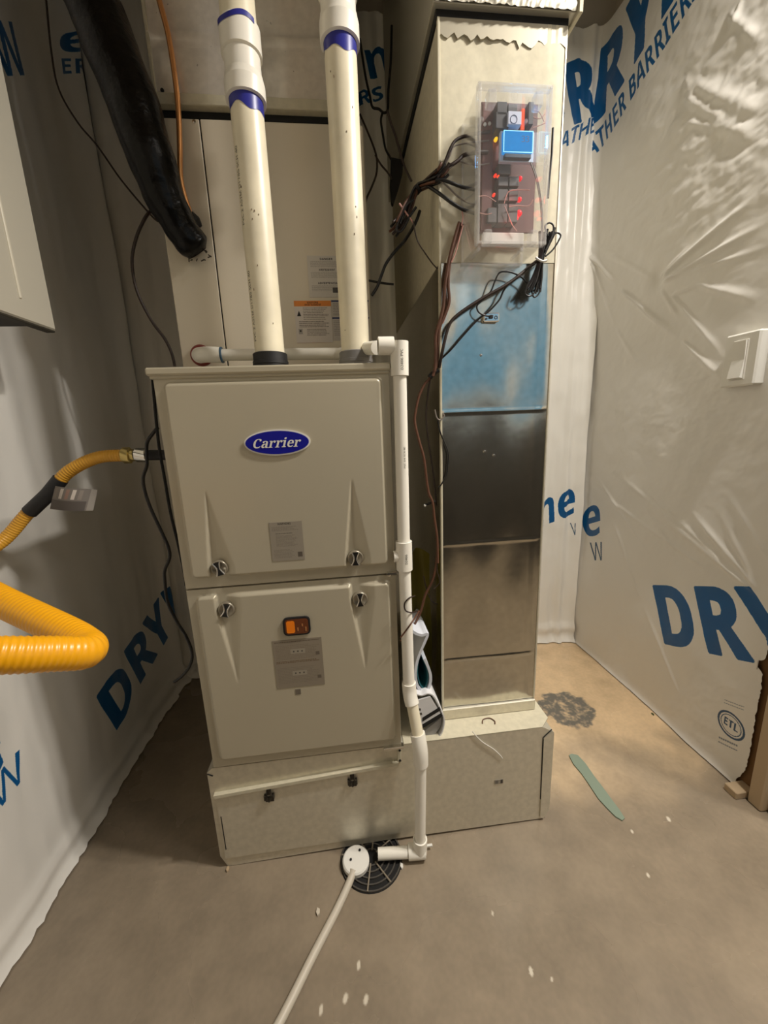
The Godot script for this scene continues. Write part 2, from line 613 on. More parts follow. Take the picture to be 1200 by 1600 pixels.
func sheets() -> void:
	var blue := c8(10, 84, 140)
	var ink := c8(40, 72, 104)
	var white := c8(222, 219, 212)
	# --- right sheet: z from -0.834 to -0.018, u runs with -z seen from inside, so u = right along +z
	var rr := Rect2(-0.84, 0.0, 0.838, 2.45)
	var w := 690
	var h := 2048
	var im := Image.create(w, h, false, Image.FORMAT_RGB8)
	im.fill(white)
	print_text(im, "DRY", "DR", to_px([Vector2(-0.313, 0.282), Vector2(-0.028, 0.395), Vector2(-0.393, 0.461)], rr, w, h), blue, true, "", 4.0)
	print_text(im, "RYli", "RY", to_px([Vector2(-0.837, 2.158), Vector2(-0.573, 2.238), Vector2(-0.853, 2.376)], rr, w, h), blue, true, "", 3.0)
	print_text(im, "ATHER BARRIERS", "ATHER BARRIER", to_px([Vector2(-0.85, 2.043), Vector2(-0.446, 2.186), Vector2(-0.87, 2.114)], rr, w, h), blue)
	print_text(im, "e", "e", to_px([Vector2(-0.807, 0.525), Vector2(-0.699, 0.573), Vector2(-0.832, 0.659)], rr, w, h), blue)
	print_text(im, "W", "W", to_px([Vector2(-0.741, 0.44), Vector2(-0.661, 0.467), Vector2(-0.768, 0.515)], rr, w, h), ink, false)
	# round certification mark with lettering and lines
	var ec: Vector2 = to_px([Vector2(-0.057, 0.166), Vector2(-0.057, 0.166)], rr, w, h)[0]
	var er := 0.040 / 0.825 * w
	for j in range(-40, 41):
		for i in range(-40, 41):
			var d := Vector2(i, j).length() / er
			if (d > 0.86 and d < 1.0) or (d > 0.70 and d < 0.76):
				var q := Vector2i(ec) + Vector2i(i, j)
				if q.x >= 0 and q.x < w and q.y < h:
					im.set_pixelv(q, ink)
	print_text(im, "ETL", "ETL", [ec + Vector2(-17, 9), ec + Vector2(17, 7), ec + Vector2(-17, -12)], ink)
	for k in 4:
		var y: float = ec.y + [-62, -54, 46, 60][k]
		for i in range(-22, 23):
			if (i * 7 + k * 3) % 5 != 0:
				im.fill_rect(Rect2i(int(ec.x) + i, int(y + i * -0.35), 1, [2, 2, 5, 3][k]), c8(120, 130, 140))
	var folds := [ 
		[[Vector2(-0.5, 1.5), Vector2(-0.18, 1.605)], 0.011, 0.010], [[Vector2(-0.494, 1.488), Vector2(-0.168, 1.525)], 0.010, 0.009], [[Vector2(-0.495, 1.498), Vector2(-0.158, 1.465)], 0.009, 0.006],
		[[Vector2(-0.502, 1.508), Vector2(-0.367, 1.558)], 0.008, 0.006], [[Vector2(-0.507, 1.51), Vector2(-0.841, 1.743)], 0.010, 0.004], [[Vector2(-0.869, 1.737), Vector2(-0.687, 1.54)], 0.010, 0.008],
		[[Vector2(-0.687, 1.54), Vector2(-0.396, 1.3)], 0.010, 0.009], [[Vector2(-0.396, 1.3), Vector2(-0.216, 1.145)], 0.010, 0.006], [[Vector2(-0.849, 1.711), Vector2(-0.705, 1.411)], 0.008, 0.005], [[Vector2(-0.705, 1.411), Vector2(-0.548, 1.224)], 0.010, 0.003],
		[[Vector2(-0.487, 1.476), Vector2(-0.405, 1.358)], 0.007, 0.005], [[Vector2(-0.456, 1.457), Vector2(-0.236, 1.216)], 0.010, 0.006], [[Vector2(-0.441, 1.443), Vector2(-0.308, 1.436)], 0.008, 0.006], [[Vector2(-0.349, 1.441), Vector2(-0.153, 1.34)], 0.014, 0.006],
		[[Vector2(-0.42, 1.987), Vector2(-0.207, 1.77)], 0.020, 0.006], [[Vector2(-0.45, 1.977), Vector2(-0.196, 1.704)], 0.018, 0.005], [[Vector2(-0.428, 1.9), Vector2(-0.215, 1.729)], 0.014, 0.004], [[Vector2(-0.446, 2.02), Vector2(-0.4, 1.92)], 0.014, 0.003], [[Vector2(-0.333, 2.075), Vector2(-0.232, 1.929)], 0.012, 0.006], [[Vector2(-0.3, 2.073), Vector2(-0.323, 2.014)], 0.012, 0.005],
		[[Vector2(-0.039, 0.579), Vector2(-0.453, 0.751)], 0.010, 0.006], [[Vector2(-0.04, 0.588), Vector2(-0.297, 0.781)], 0.010, 0.006], [[Vector2(-0.051, 0.592), Vector2(-0.189, 0.783)], 0.010, 0.004], [[Vector2(-0.106, 0.616), Vector2(-0.633, 0.847)], 0.010, 0.004], [[Vector2(-0.159, 0.586), Vector2(-0.789, 0.772)], 0.007, 0.003], [[Vector2(-0.228, 0.132), Vector2(-0.435, 0.386)], 0.008, 0.003], [[Vector2(-0.435, 0.386), Vector2(-0.651, 0.685)], 0.008, 0.003], [[Vector2(-0.148, 0.64), Vector2(-0.493, 0.815)], 0.009, 0.004], [[Vector2(-0.324, 0.623), Vector2(-0.521, 0.787)], 0.009, 0.003],
		[[Vector2(-0.396, 0.552), Vector2(-0.773, 0.831)], 0.007, 0.003], [[Vector2(-0.033, 0.68), Vector2(-0.179, 0.842)], 0.008, 0.003]]
	var na := noise(7.0, 71, 3)
	var nb := noise(26.0, 72, 3)
	var nc := noise(3.0, 73, 2)
	var star: Array = [Vector2(-0.501, 1.506), Vector2(-0.331, 1.837), Vector2(-0.296, 1.079), Vector2(-0.143, 1.072)]
	var s := st()
	grid(s, 190, 540, func(u, v):
		var z := lerpf(-0.84, -0.002 - 0.02 * exp(-pow(v * 2.45 / 0.05, 2.0)), u)
		var y := lerpf(0.004, 2.45, v)
		var p := Vector2(z, y)
		var d := 0.006 * nc.get_noise_2d(z, y * 0.5)
		var m1 := exp(-pow(p.distance_to(star[1]) / 0.30, 2.0))
		var m2 := exp(-pow(p.distance_to(star[2]) / 0.2, 2.0)) * 0.3
		d += (m1 + m2) * (0.008 * absf(na.get_noise_2d(z * 0.7, y * 1.3)) + 0.0022 * absf(nb.get_noise_2d(z * 0.6, y)))
		d += 0.0012 * nb.get_noise_2d(z * 0.5, y * 0.5)
		for f in folds:
			var sd := seg_dist(p, f[0][0], f[0][1])
			if sd.x < f[1] * 3.0:
				d += f[2] * exp(-pow(sd.x / (f[1] * (0.45 + 0.6 * sd.y)), 2.0)) * smoothstep(0.0, 0.15, sd.y) * (1.0 - smoothstep(0.6, 1.0, sd.y) * 0.9)
		d -= 0.010 * exp(-pow(p.distance_to(star[0]) / 0.03, 2.0))
		d += 0.012 * exp(-y / 0.012)
		d += 0.042 * smoothstep(1.2, 2.0, y) * (1.0 - smoothstep(-0.55, 0.05, z))
		d += 0.02 * pow(clampf((-0.80 - z) / 0.04, 0.0, 1.0), 2.0)
		if u > 0.985:
			z += 0.003 + 0.004 * na.get_noise_2d(5.0, y * 9.0) - 0.016 * exp(-pow((y - 0.40) / 0.03, 2.0)) * (1.0 + 0.5 * sin(y * 130.0))
		return Vector3(1.432 - d, y, z))
	solo("plastic_sheet", s, sheet_mat(im), "white blue-lettered plastic sheet on the right wall behind the light switch, with fan-shaped folds", "plastic sheet")
	# --- back sheet
	var br := Rect2(-0.42, 0.0, 1.84, 2.45)
	w = 1536
	im = Image.create(w, h, false, Image.FORMAT_RGB8)
	im.fill(c8(234, 231, 223))  # paler than the other two sheets: back wall light put into the colour
	print_text(im, "R", "R", to_px([Vector2(1.293, 2.151), Vector2(1.385, 2.188), Vector2(1.246, 2.334)], br, w, h), blue, true, "D", 3.0)
	print_text(im, "ATHE", "ATHE", to_px([Vector2(1.24, 2.069), Vector2(1.375, 2.129), Vector2(1.247, 2.123)], br, w, h), blue)
	print_text(im, "ne", "ne", to_px([Vector2(1.229, 0.574), Vector2(1.393, 0.637), Vector2(1.223, 0.701)], br, w, h), blue)
	print_text(im, "V", "V", to_px([Vector2(1.387, 0.539), Vector2(1.407, 0.538), Vector2(1.377, 0.595)], br, w, h), ink, false)
	print_text(im, "n", "n", to_px([Vector2(0.525, 2.259), Vector2(0.605, 2.28), Vector2(0.507, 2.34)], br, w, h), blue)
	print_text(im, "RS", "RS", to_px([Vector2(0.483, 2.179), Vector2(0.571, 2.205), Vector2(0.476, 2.218)], br, w, h), blue)
	s = st()
	var nd := noise(4.0, 75, 3)
	grid(s, 184, 160, func(u, v):
		var x := lerpf(-0.42, 1.42, u)
		var y := lerpf(0.004, 2.45, v)
		var d := 0.010 * nd.get_noise_2d(x * 4.0, y * 0.3) + 0.004 * nd.get_noise_2d(x * 2.0 + 9.0, y * 1.5)
		d += 0.03 * pow(clampf((x - 1.33) / 0.09, 0.0, 1.0), 2.0) + 0.012 * exp(-pow((x - 1.345) / 0.012, 2.0))
		d += 0.03 * exp(-y / 0.02) + 0.012 * exp(-pow((y - 0.07) / 0.02, 2.0))
		return Vector3(x, y, -0.842 + d))
	solo("plastic_sheet", s, sheet_mat(im), "white blue-lettered plastic sheet on the back wall behind the tall duct", "plastic sheet")
	# --- left sheet
	var lr := Rect2(-0.84, 0.0, 2.5, 2.45)
	w = 2048
	im = Image.create(w, h, false, Image.FORMAT_RGB8)
	im.fill(white)
	print_text(im, "DRYline", "DRYli", to_px([Vector2(-0.35, 0.153), Vector2(-0.931, 0.292), Vector2(-0.287, 0.328)], lr, w, h, true), blue, true, "", 3.0)
	print_text(im, "W", "W", to_px([Vector2(0.065, 0.305), Vector2(-0.029, 0.312), Vector2(0.067, 0.374)], lr, w, h, true), blue, false)
	print_text(im, "e", "e", to_px([Vector2(0.102, 0.371), Vector2(0.007, 0.38), Vector2(0.106, 0.487)], lr, w, h, true), blue)
	print_text(im, "e", "e", to_px([Vector2(-0.727, 2.197), Vector2(-0.865, 2.318), Vector2(-0.734, 2.255)], lr, w, h, true), blue)
	print_text(im, "ER", "ER", to_px([Vector2(-0.715, 2.14), Vector2(-0.828, 2.226), Vector2(-0.723, 2.184)], lr, w, h, true), blue)
	print_text(im, "W", "W", to_px([Vector2(-0.428, 1.926), Vector2(-0.527, 2.001), Vector2(-0.401, 2.016)], lr, w, h, true), blue)
	s = st()
	var ne := noise(3.0, 78, 3)
	grid(s, 200, 170, func(u, v):
		var z := lerpf(1.66, -0.84, u)
		var y := lerpf(0.004, 2.45, v)
		var d := 0.012 * ne.get_noise_2d(z * 1.2, y * 0.4) + 0.002 * ne.get_noise_2d(z * 6.0 + 3.0, y * 1.2)
		d += 0.020 * exp(-pow((z + 0.80) / 0.03, 2.0))
		d += (0.03 + 0.012 * ne.get_noise_2d(z * 8.0, 3.0)) * exp(-y / 0.014) + 0.010 * exp(-pow((y - 0.055) / 0.02, 2.0))
		return Vector3(-0.417 + d, y, z))
	solo("plastic_sheet", s, sheet_mat(im), "white blue-lettered plastic sheet on the left wall, half in shadow", "plastic sheet")

# ---------------------------------------------------------------- furnace
func door_height(p: Vector2, r: Rect2, inset: Array, scoops: Array, rise: float, down: bool) -> float:
	# r: flange outline; inset: left, right, bottom, top; scoops: [knob, apex]
	var q := Rect2(r.position.x + inset[0], r.position.y + inset[2], r.size.x - inset[0] - inset[1], r.size.y - inset[2] - inset[3])
	var c := q.get_center()
	var rad := 0.012
	var o := (p - c).abs() - (q.size / 2.0 - Vector2(rad, rad))
	var d := rad - (Vector2(maxf(o.x, 0.0), maxf(o.y, 0.0)).length() + minf(maxf(o.x, o.y), 0.0))
	var hgt := rise * smoothstep(0.0, 0.0055, d)
	for s in scoops:
		var k: Vector2 = s[0]
		var a: Vector2 = s[1]
		var t := (p.y - a.y) / (k.y - a.y)
		if t > 0.0:
			var tt := minf(t, 1.0)
			var cx := lerpf(a.x, k.x, tt)
			var left := 0.001 + 0.021 * tt
			var right := 0.002 + 0.031 * tt
			var ex := p.x - cx
			var cut := 0.0
			if ex > -left and ex < right:
				var across := 1.0 - smoothstep(-0.1 * left, right, ex) * 0.94
				cut = rise * minf(1.0, 0.15 + 0.95 * tt) * smoothstep(-left, -left + 0.005, ex) * across * smoothstep(right, right - 0.004, ex) * smoothstep(0.0, 0.06, t)
			hgt = minf(hgt, rise) - minf(cut, hgt)
	return hgt

func door(called: String, r: Rect2, inset: Array, scoops: Array, parent: Node3D) -> void:
	var s := st()
	var nx := 178
	var ny := int(r.size.y / 0.0025)
	grid(s, nx, ny, func(u, v):
		var p := r.position + r.size * Vector2(u, v)
		return Vector3(p.x, p.y, 0.006 + door_height(p, r, inset, scoops, 0.011, false)))
	box(s, Vector3(r.position.x, r.position.y, -0.003), Vector3(r.end.x, r.end.y, 0.0055), 0.0)
	part(called, s, M.paint, parent)

func knob(p: Vector2, turn: float, parent: Node3D) -> void:
	var b := Vector3(p.x, p.y, 0.006)
	var s := st()
	lathe(s, [Vector2(0.0170, 0), Vector2(0.0168, 0.008), Vector2(0.0150, 0.0115), Vector2(0.0132, 0.0100), Vector2(0.0, 0.0095)], b, Vector3.BACK, 32, true)
	var k := part("door_knob", s, mat(c8(150, 142, 126), 0.3, 0.5), parent)
	var hg := []
	for v in [[-0.0070, -0.0140], [0.0070, -0.0140], [0.0036, -0.005], [0.0026, 0.002], [0.0066, 0.0140], [-0.0066, 0.0140], [-0.0026, 0.002], [-0.0036, -0.005]]:
		hg.append(p + Vector2(v[0], v[1]).rotated(turn))
	s = st()
	prism(s, hg, xy, 0.010, 0.0205)
	part("knob_grip", s, M.black, k)
	for sg in [-1.0, 1.0]:
		s = st()
		var rim := []
		for v in [[0.0080, -0.0140], [0.0042, -0.005], [0.0032, 0.002], [0.0074, 0.0140]]:
			var q := p + Vector2(v[0] * sg, v[1]).rotated(turn)
			rim.append(Vector3(q.x, q.y, 0.0195))
		tube(s, smooth_path(rim, 4), 0.0016, 8)
		part("chrome_rim", s, M.chrome, k).set_meta("label", "bright chrome edge")

func dash_lines(im: Image, r: Rect2i, rows: int, col: Color, seed_: int, fillk := 0.5) -> void:
	var g := RandomNumberGenerator.new()
	g.seed = seed_
	var step := float(r.size.y) / rows
	for k in rows:
		var x := r.position.x
		var end := r.end.x - int(g.randf() * r.size.x * 0.25)
		while x < end:
			var l := g.randi_range(2, 7)
			im.fill_rect(Rect2i(x, int(r.position.y + k * step), mini(l, end - x), maxi(1, int(step * fillk))), col)
			x += l + g.randi_range(1, 2)

func decal(called: String, im: Image, a: Vector2, b: Vector2, z: float, parent: Node3D, rough := 0.5) -> MeshInstance3D:
	# a printed sticker with its own thickness: bottom left a, top right b
	var s := st()
	grid(s, 1, 1, func(u, v): return Vector3(lerpf(a.x, b.x, u), lerpf(a.y, b.y, v), z + 0.0006))
	s.set_uv(Vector2(0.01, 0.01))
	box(s, Vector3(a.x, a.y, z - 0.0004), Vector3(b.x, b.y, z + 0.0004), 0.0)
	var m := mat(Color.WHITE, rough)
	m.albedo_texture = tex(im)
	m.texture_repeat = false
	return part(called, s, m, parent)

func furnace() -> void:
	var f := thing("furnace", "beige metal furnace with two doors and a blue oval badge, standing on the base", "furnace", Vector3(0.223, 0.295, -0.36))
	var W := 0.4457
	var s := st()
	box(s, Vector3(0.0, 0.298, -0.737), Vector3(W, 1.17, -0.003), 0.003)
	part("cabinet", s, M.paint, f)
	s = st()
	box(s, Vector3(-0.007, 1.172, -0.74), Vector3(W + 0.002, 1.186, 0.016), 0.003)
	box(s, Vector3(-0.003, 1.166, -0.74), Vector3(W, 1.175, 0.010), 0.002)
	part("top_lid", s, M.paint, f)
	var kn := [Vector2(0.077, 0.792), Vector2(0.358, 0.792), Vector2(0.080, 0.699), Vector2(0.363, 0.697)]
	door("upper_door", Rect2(0.002, 0.749, W - 0.004, 0.417), [0.017, 0.014, 0.022, 0.006], [[kn[0], Vector2(0.070, 0.960)], [kn[1], Vector2(0.358, 0.968)]], f)
	door("lower_door", Rect2(0.002, 0.304, W - 0.004, 0.441), [0.018, 0.012, 0.022, 0.012], [[kn[2], Vector2(0.085, 0.518)], [kn[3], Vector2(0.366, 0.524)]], f)
	for i in 4:
		knob(kn[i], [0.25, -0.05, -0.25, 0.0][i], f)
	# badge
	s = st()
	var c := Vector2(0.219, 1.042)
	var el := func(a: float, b: float) -> Array:
		var o := []
		for k in 48:
			o.append(c + Vector2(cos(TAU * k / 48) * a, sin(TAU * k / 48) * b))
		return o
	prism(s, el.call(0.0635, 0.0250), xy, 0.016, 0.0205)
	var bd := part("badge", s, M.white, f)
	bd.set_meta("label", "oval badge")
	s = st()
	prism(s, el.call(0.0605, 0.0222), xy, 0.0200, 0.0215)
	part("badge_face", s, mat(c8(18, 22, 140), 0.25), bd).set_meta("label", "blue badge face")
	s = st()
	var g := letters("Carrier", true, true)
	var r: Rect2 = g[1]
	var k := 0.090 / r.size.x
	for i in range(0, g[0].size(), 3):
		var q := []
		for j in 3:
			var v: Vector2 = g[0][i + j] - r.get_center()
			q.append(Vector3(c.x + v.x * k + v.y * k * 0.32, c.y + v.y * k * 1.0, 0.0225))
		poly(s, q, Vector3.BACK)
	part("badge_lettering", s, M.white, bd)
	# stickers
	var im := Image.create(140, 170, false, Image.FORMAT_RGB8)
	im.fill(c8(140, 132, 118))
	print_text(im, "WARNING", "WARNING", [Vector2(36, 12), Vector2(92, 12), Vector2(36, 3)], c8(60, 55, 48))
	dash_lines(im, Rect2i(10, 20, 120, 20), 4, c8(112, 104, 92), 3)
	dash_lines(im, Rect2i(24, 48, 92, 6), 1, c8(84, 78, 68), 4)
	dash_lines(im, Rect2i(24, 58, 92, 52), 10, c8(112, 104, 92), 5)
	dash_lines(im, Rect2i(10, 120, 90, 40), 7, c8(112, 104, 92), 6)
	im.fill_rect(Rect2i(112, 134, 20, 22), c8(84, 76, 66))
	decal("warning_sticker", im, Vector2(0.186, 0.799), Vector2(0.252, 0.882), 0.0172, f)
	im = Image.create(200, 230, false, Image.FORMAT_RGB8)
	im.fill(c8(132, 122, 106))
	dash_lines(im, Rect2i(8, 8, 184, 6), 1, c8(92, 80, 66), 13, 0.8)
	dash_lines(im, Rect2i(10, 26, 180, 70), 10, c8(118, 106, 90), 14)
	dash_lines(im, Rect2i(8, 100, 184, 12), 2, c8(100, 80, 60), 15, 0.7)
	dash_lines(im, Rect2i(10, 132, 180, 80), 11, c8(120, 110, 96), 16)
	for b in [[70, 46], [70, 150]]:
		im.fill_rect(Rect2i(b[0], b[1], 60, 22), c8(146, 138, 122))
		for i in 3:
			im.fill_rect(Rect2i(b[0] + 10 + i * 17, b[1] + 8, 6, 7), c8(70, 64, 56))
	for b in [[172, 66], [172, 180]]:
		im.fill_rect(Rect2i(b[0], b[1], 16, 16), c8(96, 86, 74))
	decal("wiring_sticker", im, Vector2(0.167, 0.500), Vector2(0.273, 0.618), 0.0172, f)
	im = Image.create(16, 16, false, Image.FORMAT_RGB8)
	im.fill(c8(104, 96, 84))
	decal("square_sticker", im, Vector2(0.206, 0.481), Vector2(0.218, 0.494), 0.0172, f)
	# sight glass
	s = st()
	var rr := func(x0: float, y0: float, x1: float, y1: float, rad: float) -> Array:
		var o := []
		for q in [[x1 - rad, y1 - rad, 0.0], [x0 + rad, y1 - rad, 90.0], [x0 + rad, y0 + rad, 180.0], [x1 - rad, y0 + rad, 270.0]]:
			for i in 6:
				var a := deg_to_rad(q[2] + 18.0 * i)
				o.append(Vector2(q[0] + cos(a) * rad, q[1] + sin(a) * rad))
		return o
	prism(s, rr.call(0.194, 0.629, 0.252, 0.671, 0.010), xy, 0.014, 0.0215)
	var sg := part("sight_window", s, M.rubber, f)
	sg.set_meta("label", "amber sight window in black frame")
	s = st()
	prism(s, rr.call(0.1985, 0.633, 0.248, 0.667, 0.007), xy, 0.020, 0.0228)
	part("amber_pane", s, mat(c8(96, 44, 10), 0.12, 0.0, 0.8), sg)
	s = st()
	prism(s, rr.call(0.2015, 0.636, 0.219, 0.664, 0.004), xy, 0.022, 0.0233)
	part("orange_glow", s, lamp_mat(c8(210, 110, 14), 0.22), sg)  # emissive orange inset at the left of the amber pane
	for v in [[0.224, 0.640, 0.008], [0.234, 0.650, 0.006], [0.241, 0.638, 0.010]]:
		s = st(); box(s, Vector3(v[0], v[1], 0.0225), Vector3(v[0] + 0.0025, v[1] + v[2], 0.0236), 0.0005)
		part("metal_glint", s, M.copper, sg)
	# small bolt bracket at the seam
	s = st()
	box(s, Vector3(0.425, 0.746, 0.004), Vector3(0.447, 0.754, 0.014), 0.001)
	lathe(s, [Vector2(0.0045, 0), Vector2(0.0045, 0.006), Vector2(0, 0.007)], Vector3(0.428, 0.750, 0.012), Vector3.BACK, 12)
	part("seam_screw", s, M.chrome, f)
	s = st()
	box(s, Vector3(0.4, 0.299, 0.002), Vector3(0.449, 0.306, 0.016), 0.001)
	part("corner_catch", s, M.chrome, f)

# ---------------------------------------------------------------- base
func plenum_base() -> void:
	var b := thing("plenum_base", "low galvanized sheet metal base box on the floor under the furnace and the tall duct", "duct base", Vector3(0.41, 0.0, -0.34))
	var out := [Vector2(-0.0185, 0.035), Vector2(-0.004, 0.001), Vector2(0.40, 0.009), Vector2(0.828, 0.004), Vector2(0.8445, 0.036), Vector2(0.8445, 0.276), Vector2(0.815, 0.2945), Vector2(-0.006, 0.2945), Vector2(-0.0185, 0.284)]
	var s := st()
	prism(s, out, xy, -0.70, -0.002)
	part("body", s, M.galv, b)
	s = st(); box(s, Vector3(0.01, 0.0, -0.68), Vector3(0.82, 0.012, -0.02), 0.001)
	part("base_gap_shade", s, M.black_matte, b)  # matte black box added for the shade in the gap under the base
	# filter door: a lip below the furnace, a flat cover and two spring clips
	s = st(); prism(s, [Vector2(-0.006, 0.030), Vector2(0.438, 0.030), Vector2(0.438, 0.246), Vector2(-0.006, 0.219)], xy, -0.0025, 0.0015)
	part("filter_cover", s, M.galv, b)
	s = st(); prism(s, [Vector2(-0.008, 0.219), Vector2(0.436, 0.246), Vector2(0.436, 0.254), Vector2(-0.008, 0.227)], xy, -0.003, 0.009)
	part("cover_lip", s, M.galv_bright, b)
	s = st(); box(s, Vector3(0.434, 0.246, -0.003), Vector3(0.443, 0.290, 0.004), 0.001)
	part("side_flange", s, M.galv_bright, b)
	for y in [0.256, 0.286]:
		s = st(); lathe(s, [Vector2(0.003, 0), Vector2(0.003, 0.002), Vector2(0, 0.003)], Vector3(0.440, y, 0.004), Vector3.BACK, 10)
		part("screw", s, M.rubber, b)
	for x in [0.118, 0.320]:
		s = st()
		var y: float = 0.2 + (x - 0.118) * 0.06
		box(s, Vector3(x - 0.005, y + 0.006, 0.001), Vector3(x + 0.005, y + 0.030, 0.006), 0.001)
		box(s, Vector3(x - 0.012, y - 0.006, 0.001), Vector3(x - 0.006, y + 0.008, 0.010), 0.001)
		box(s, Vector3(x + 0.006, y - 0.006, 0.001), Vector3(x + 0.012, y + 0.008, 0.010), 0.001)
		box(s, Vector3(x - 0.010, y - 0.016, 0.001), Vector3(x + 0.010, y - 0.002, 0.004), 0.001)
		tube(s, smooth_path([Vector3(x - 0.004, y + 0.02, 0.007), Vector3(x - 0.004, y, 0.011), Vector3(x, y - 0.008, 0.011), Vector3(x + 0.004, y, 0.011), Vector3(x + 0.004, y + 0.02, 0.007)], 4), 0.0012, 6)
		part("spring_clip", s, mat(c8(70, 66, 60), 0.4, 0.8), b)
	# slits and the folded corner at the right
	s = st(); box(s, Vector3(-0.002, 0.058, -0.001), Vector3(0.0, 0.158, 0.0022), 0.0)
	part("cut_slit", s, M.rubber, b)
	s = st()
	tube(s, [Vector3(0.838, 0.286, -0.0015), Vector3(0.815, 0.264, -0.0015), Vector3(0.8175, 0.07, -0.0015)], 0.0012, 6)
	part("fold_line", s, M.rubber, b)
	s = st(); prism(s, [Vector2(0.8185, 0.012), Vector2(0.828, 0.006), Vector2(0.8435, 0.038), Vector2(0.8435, 0.275), Vector2(0.838, 0.283), Vector2(0.8165, 0.262)], xy, -0.003, 0.001)
	part("corner_flap", s, M.galv, b)
	s = st(); tube(s, [Vector3(-0.018, 0.281, -0.001), Vector3(-0.006, 0.274, -0.001)], 0.0012, 6)
	part("fold_line", s, M.rubber, b)
	# top cap seen in front of the duct
	s = st(); prism(s, [Vector2(0.452, -0.002), Vector2(0.812, -0.002), Vector2(0.842, -0.03), Vector2(0.842, -0.7), Vector2(0.452, -0.7)], func(v: Vector2, d: float): return Vector3(v.x, d, v.y), 0.2935, 0.2965)
	part("top_cap", s, M.galv_bright, b)
	# small two-tone sticker and a hanging thread
	var im := Image.create(40, 20, false, Image.FORMAT_RGB8)
	im.fill(c8(150, 142, 128))
	im.fill_rect(Rect2i(2, 3, 14, 15), c8(104, 98, 90))
	im.fill_rect(Rect2i(27, 1, 10, 18), c8(52, 48, 44))
	decal("label_remnant", im, Vector2(0.688, 0.139), Vector2(0.711, 0.152), -0.0012, b)
	s = st(); tube(s, smooth_path([Vector3(0.625, 0.311, 0.001), Vector3(0.649, 0.279, 0.001), Vector3(0.68, 0.252, 0.001), Vector3(0.699, 0.23, 0.001), Vector3(0.706, 0.219, 0.001)], 5), 0.0011, 6)
	solo("white_thread", s, M.white, "thin curved white thread on the right half of the galvanized base", "thread")
	# dust ring and sawdust on the cap
	s = st(); tube(s, smooth_path([Vector3(0.665, 0.2985, -0.035), Vector3(0.672, 0.2985, -0.048), Vector3(0.690, 0.2985, -0.050), Vector3(0.699, 0.2985, -0.038), Vector3(0.696, 0.2985, -0.028)], 5), 0.0014, 6)
	solo("wire_offcut", s, M.brown, "small curled brown wire offcut lying on the base in front of the duct", "wire")

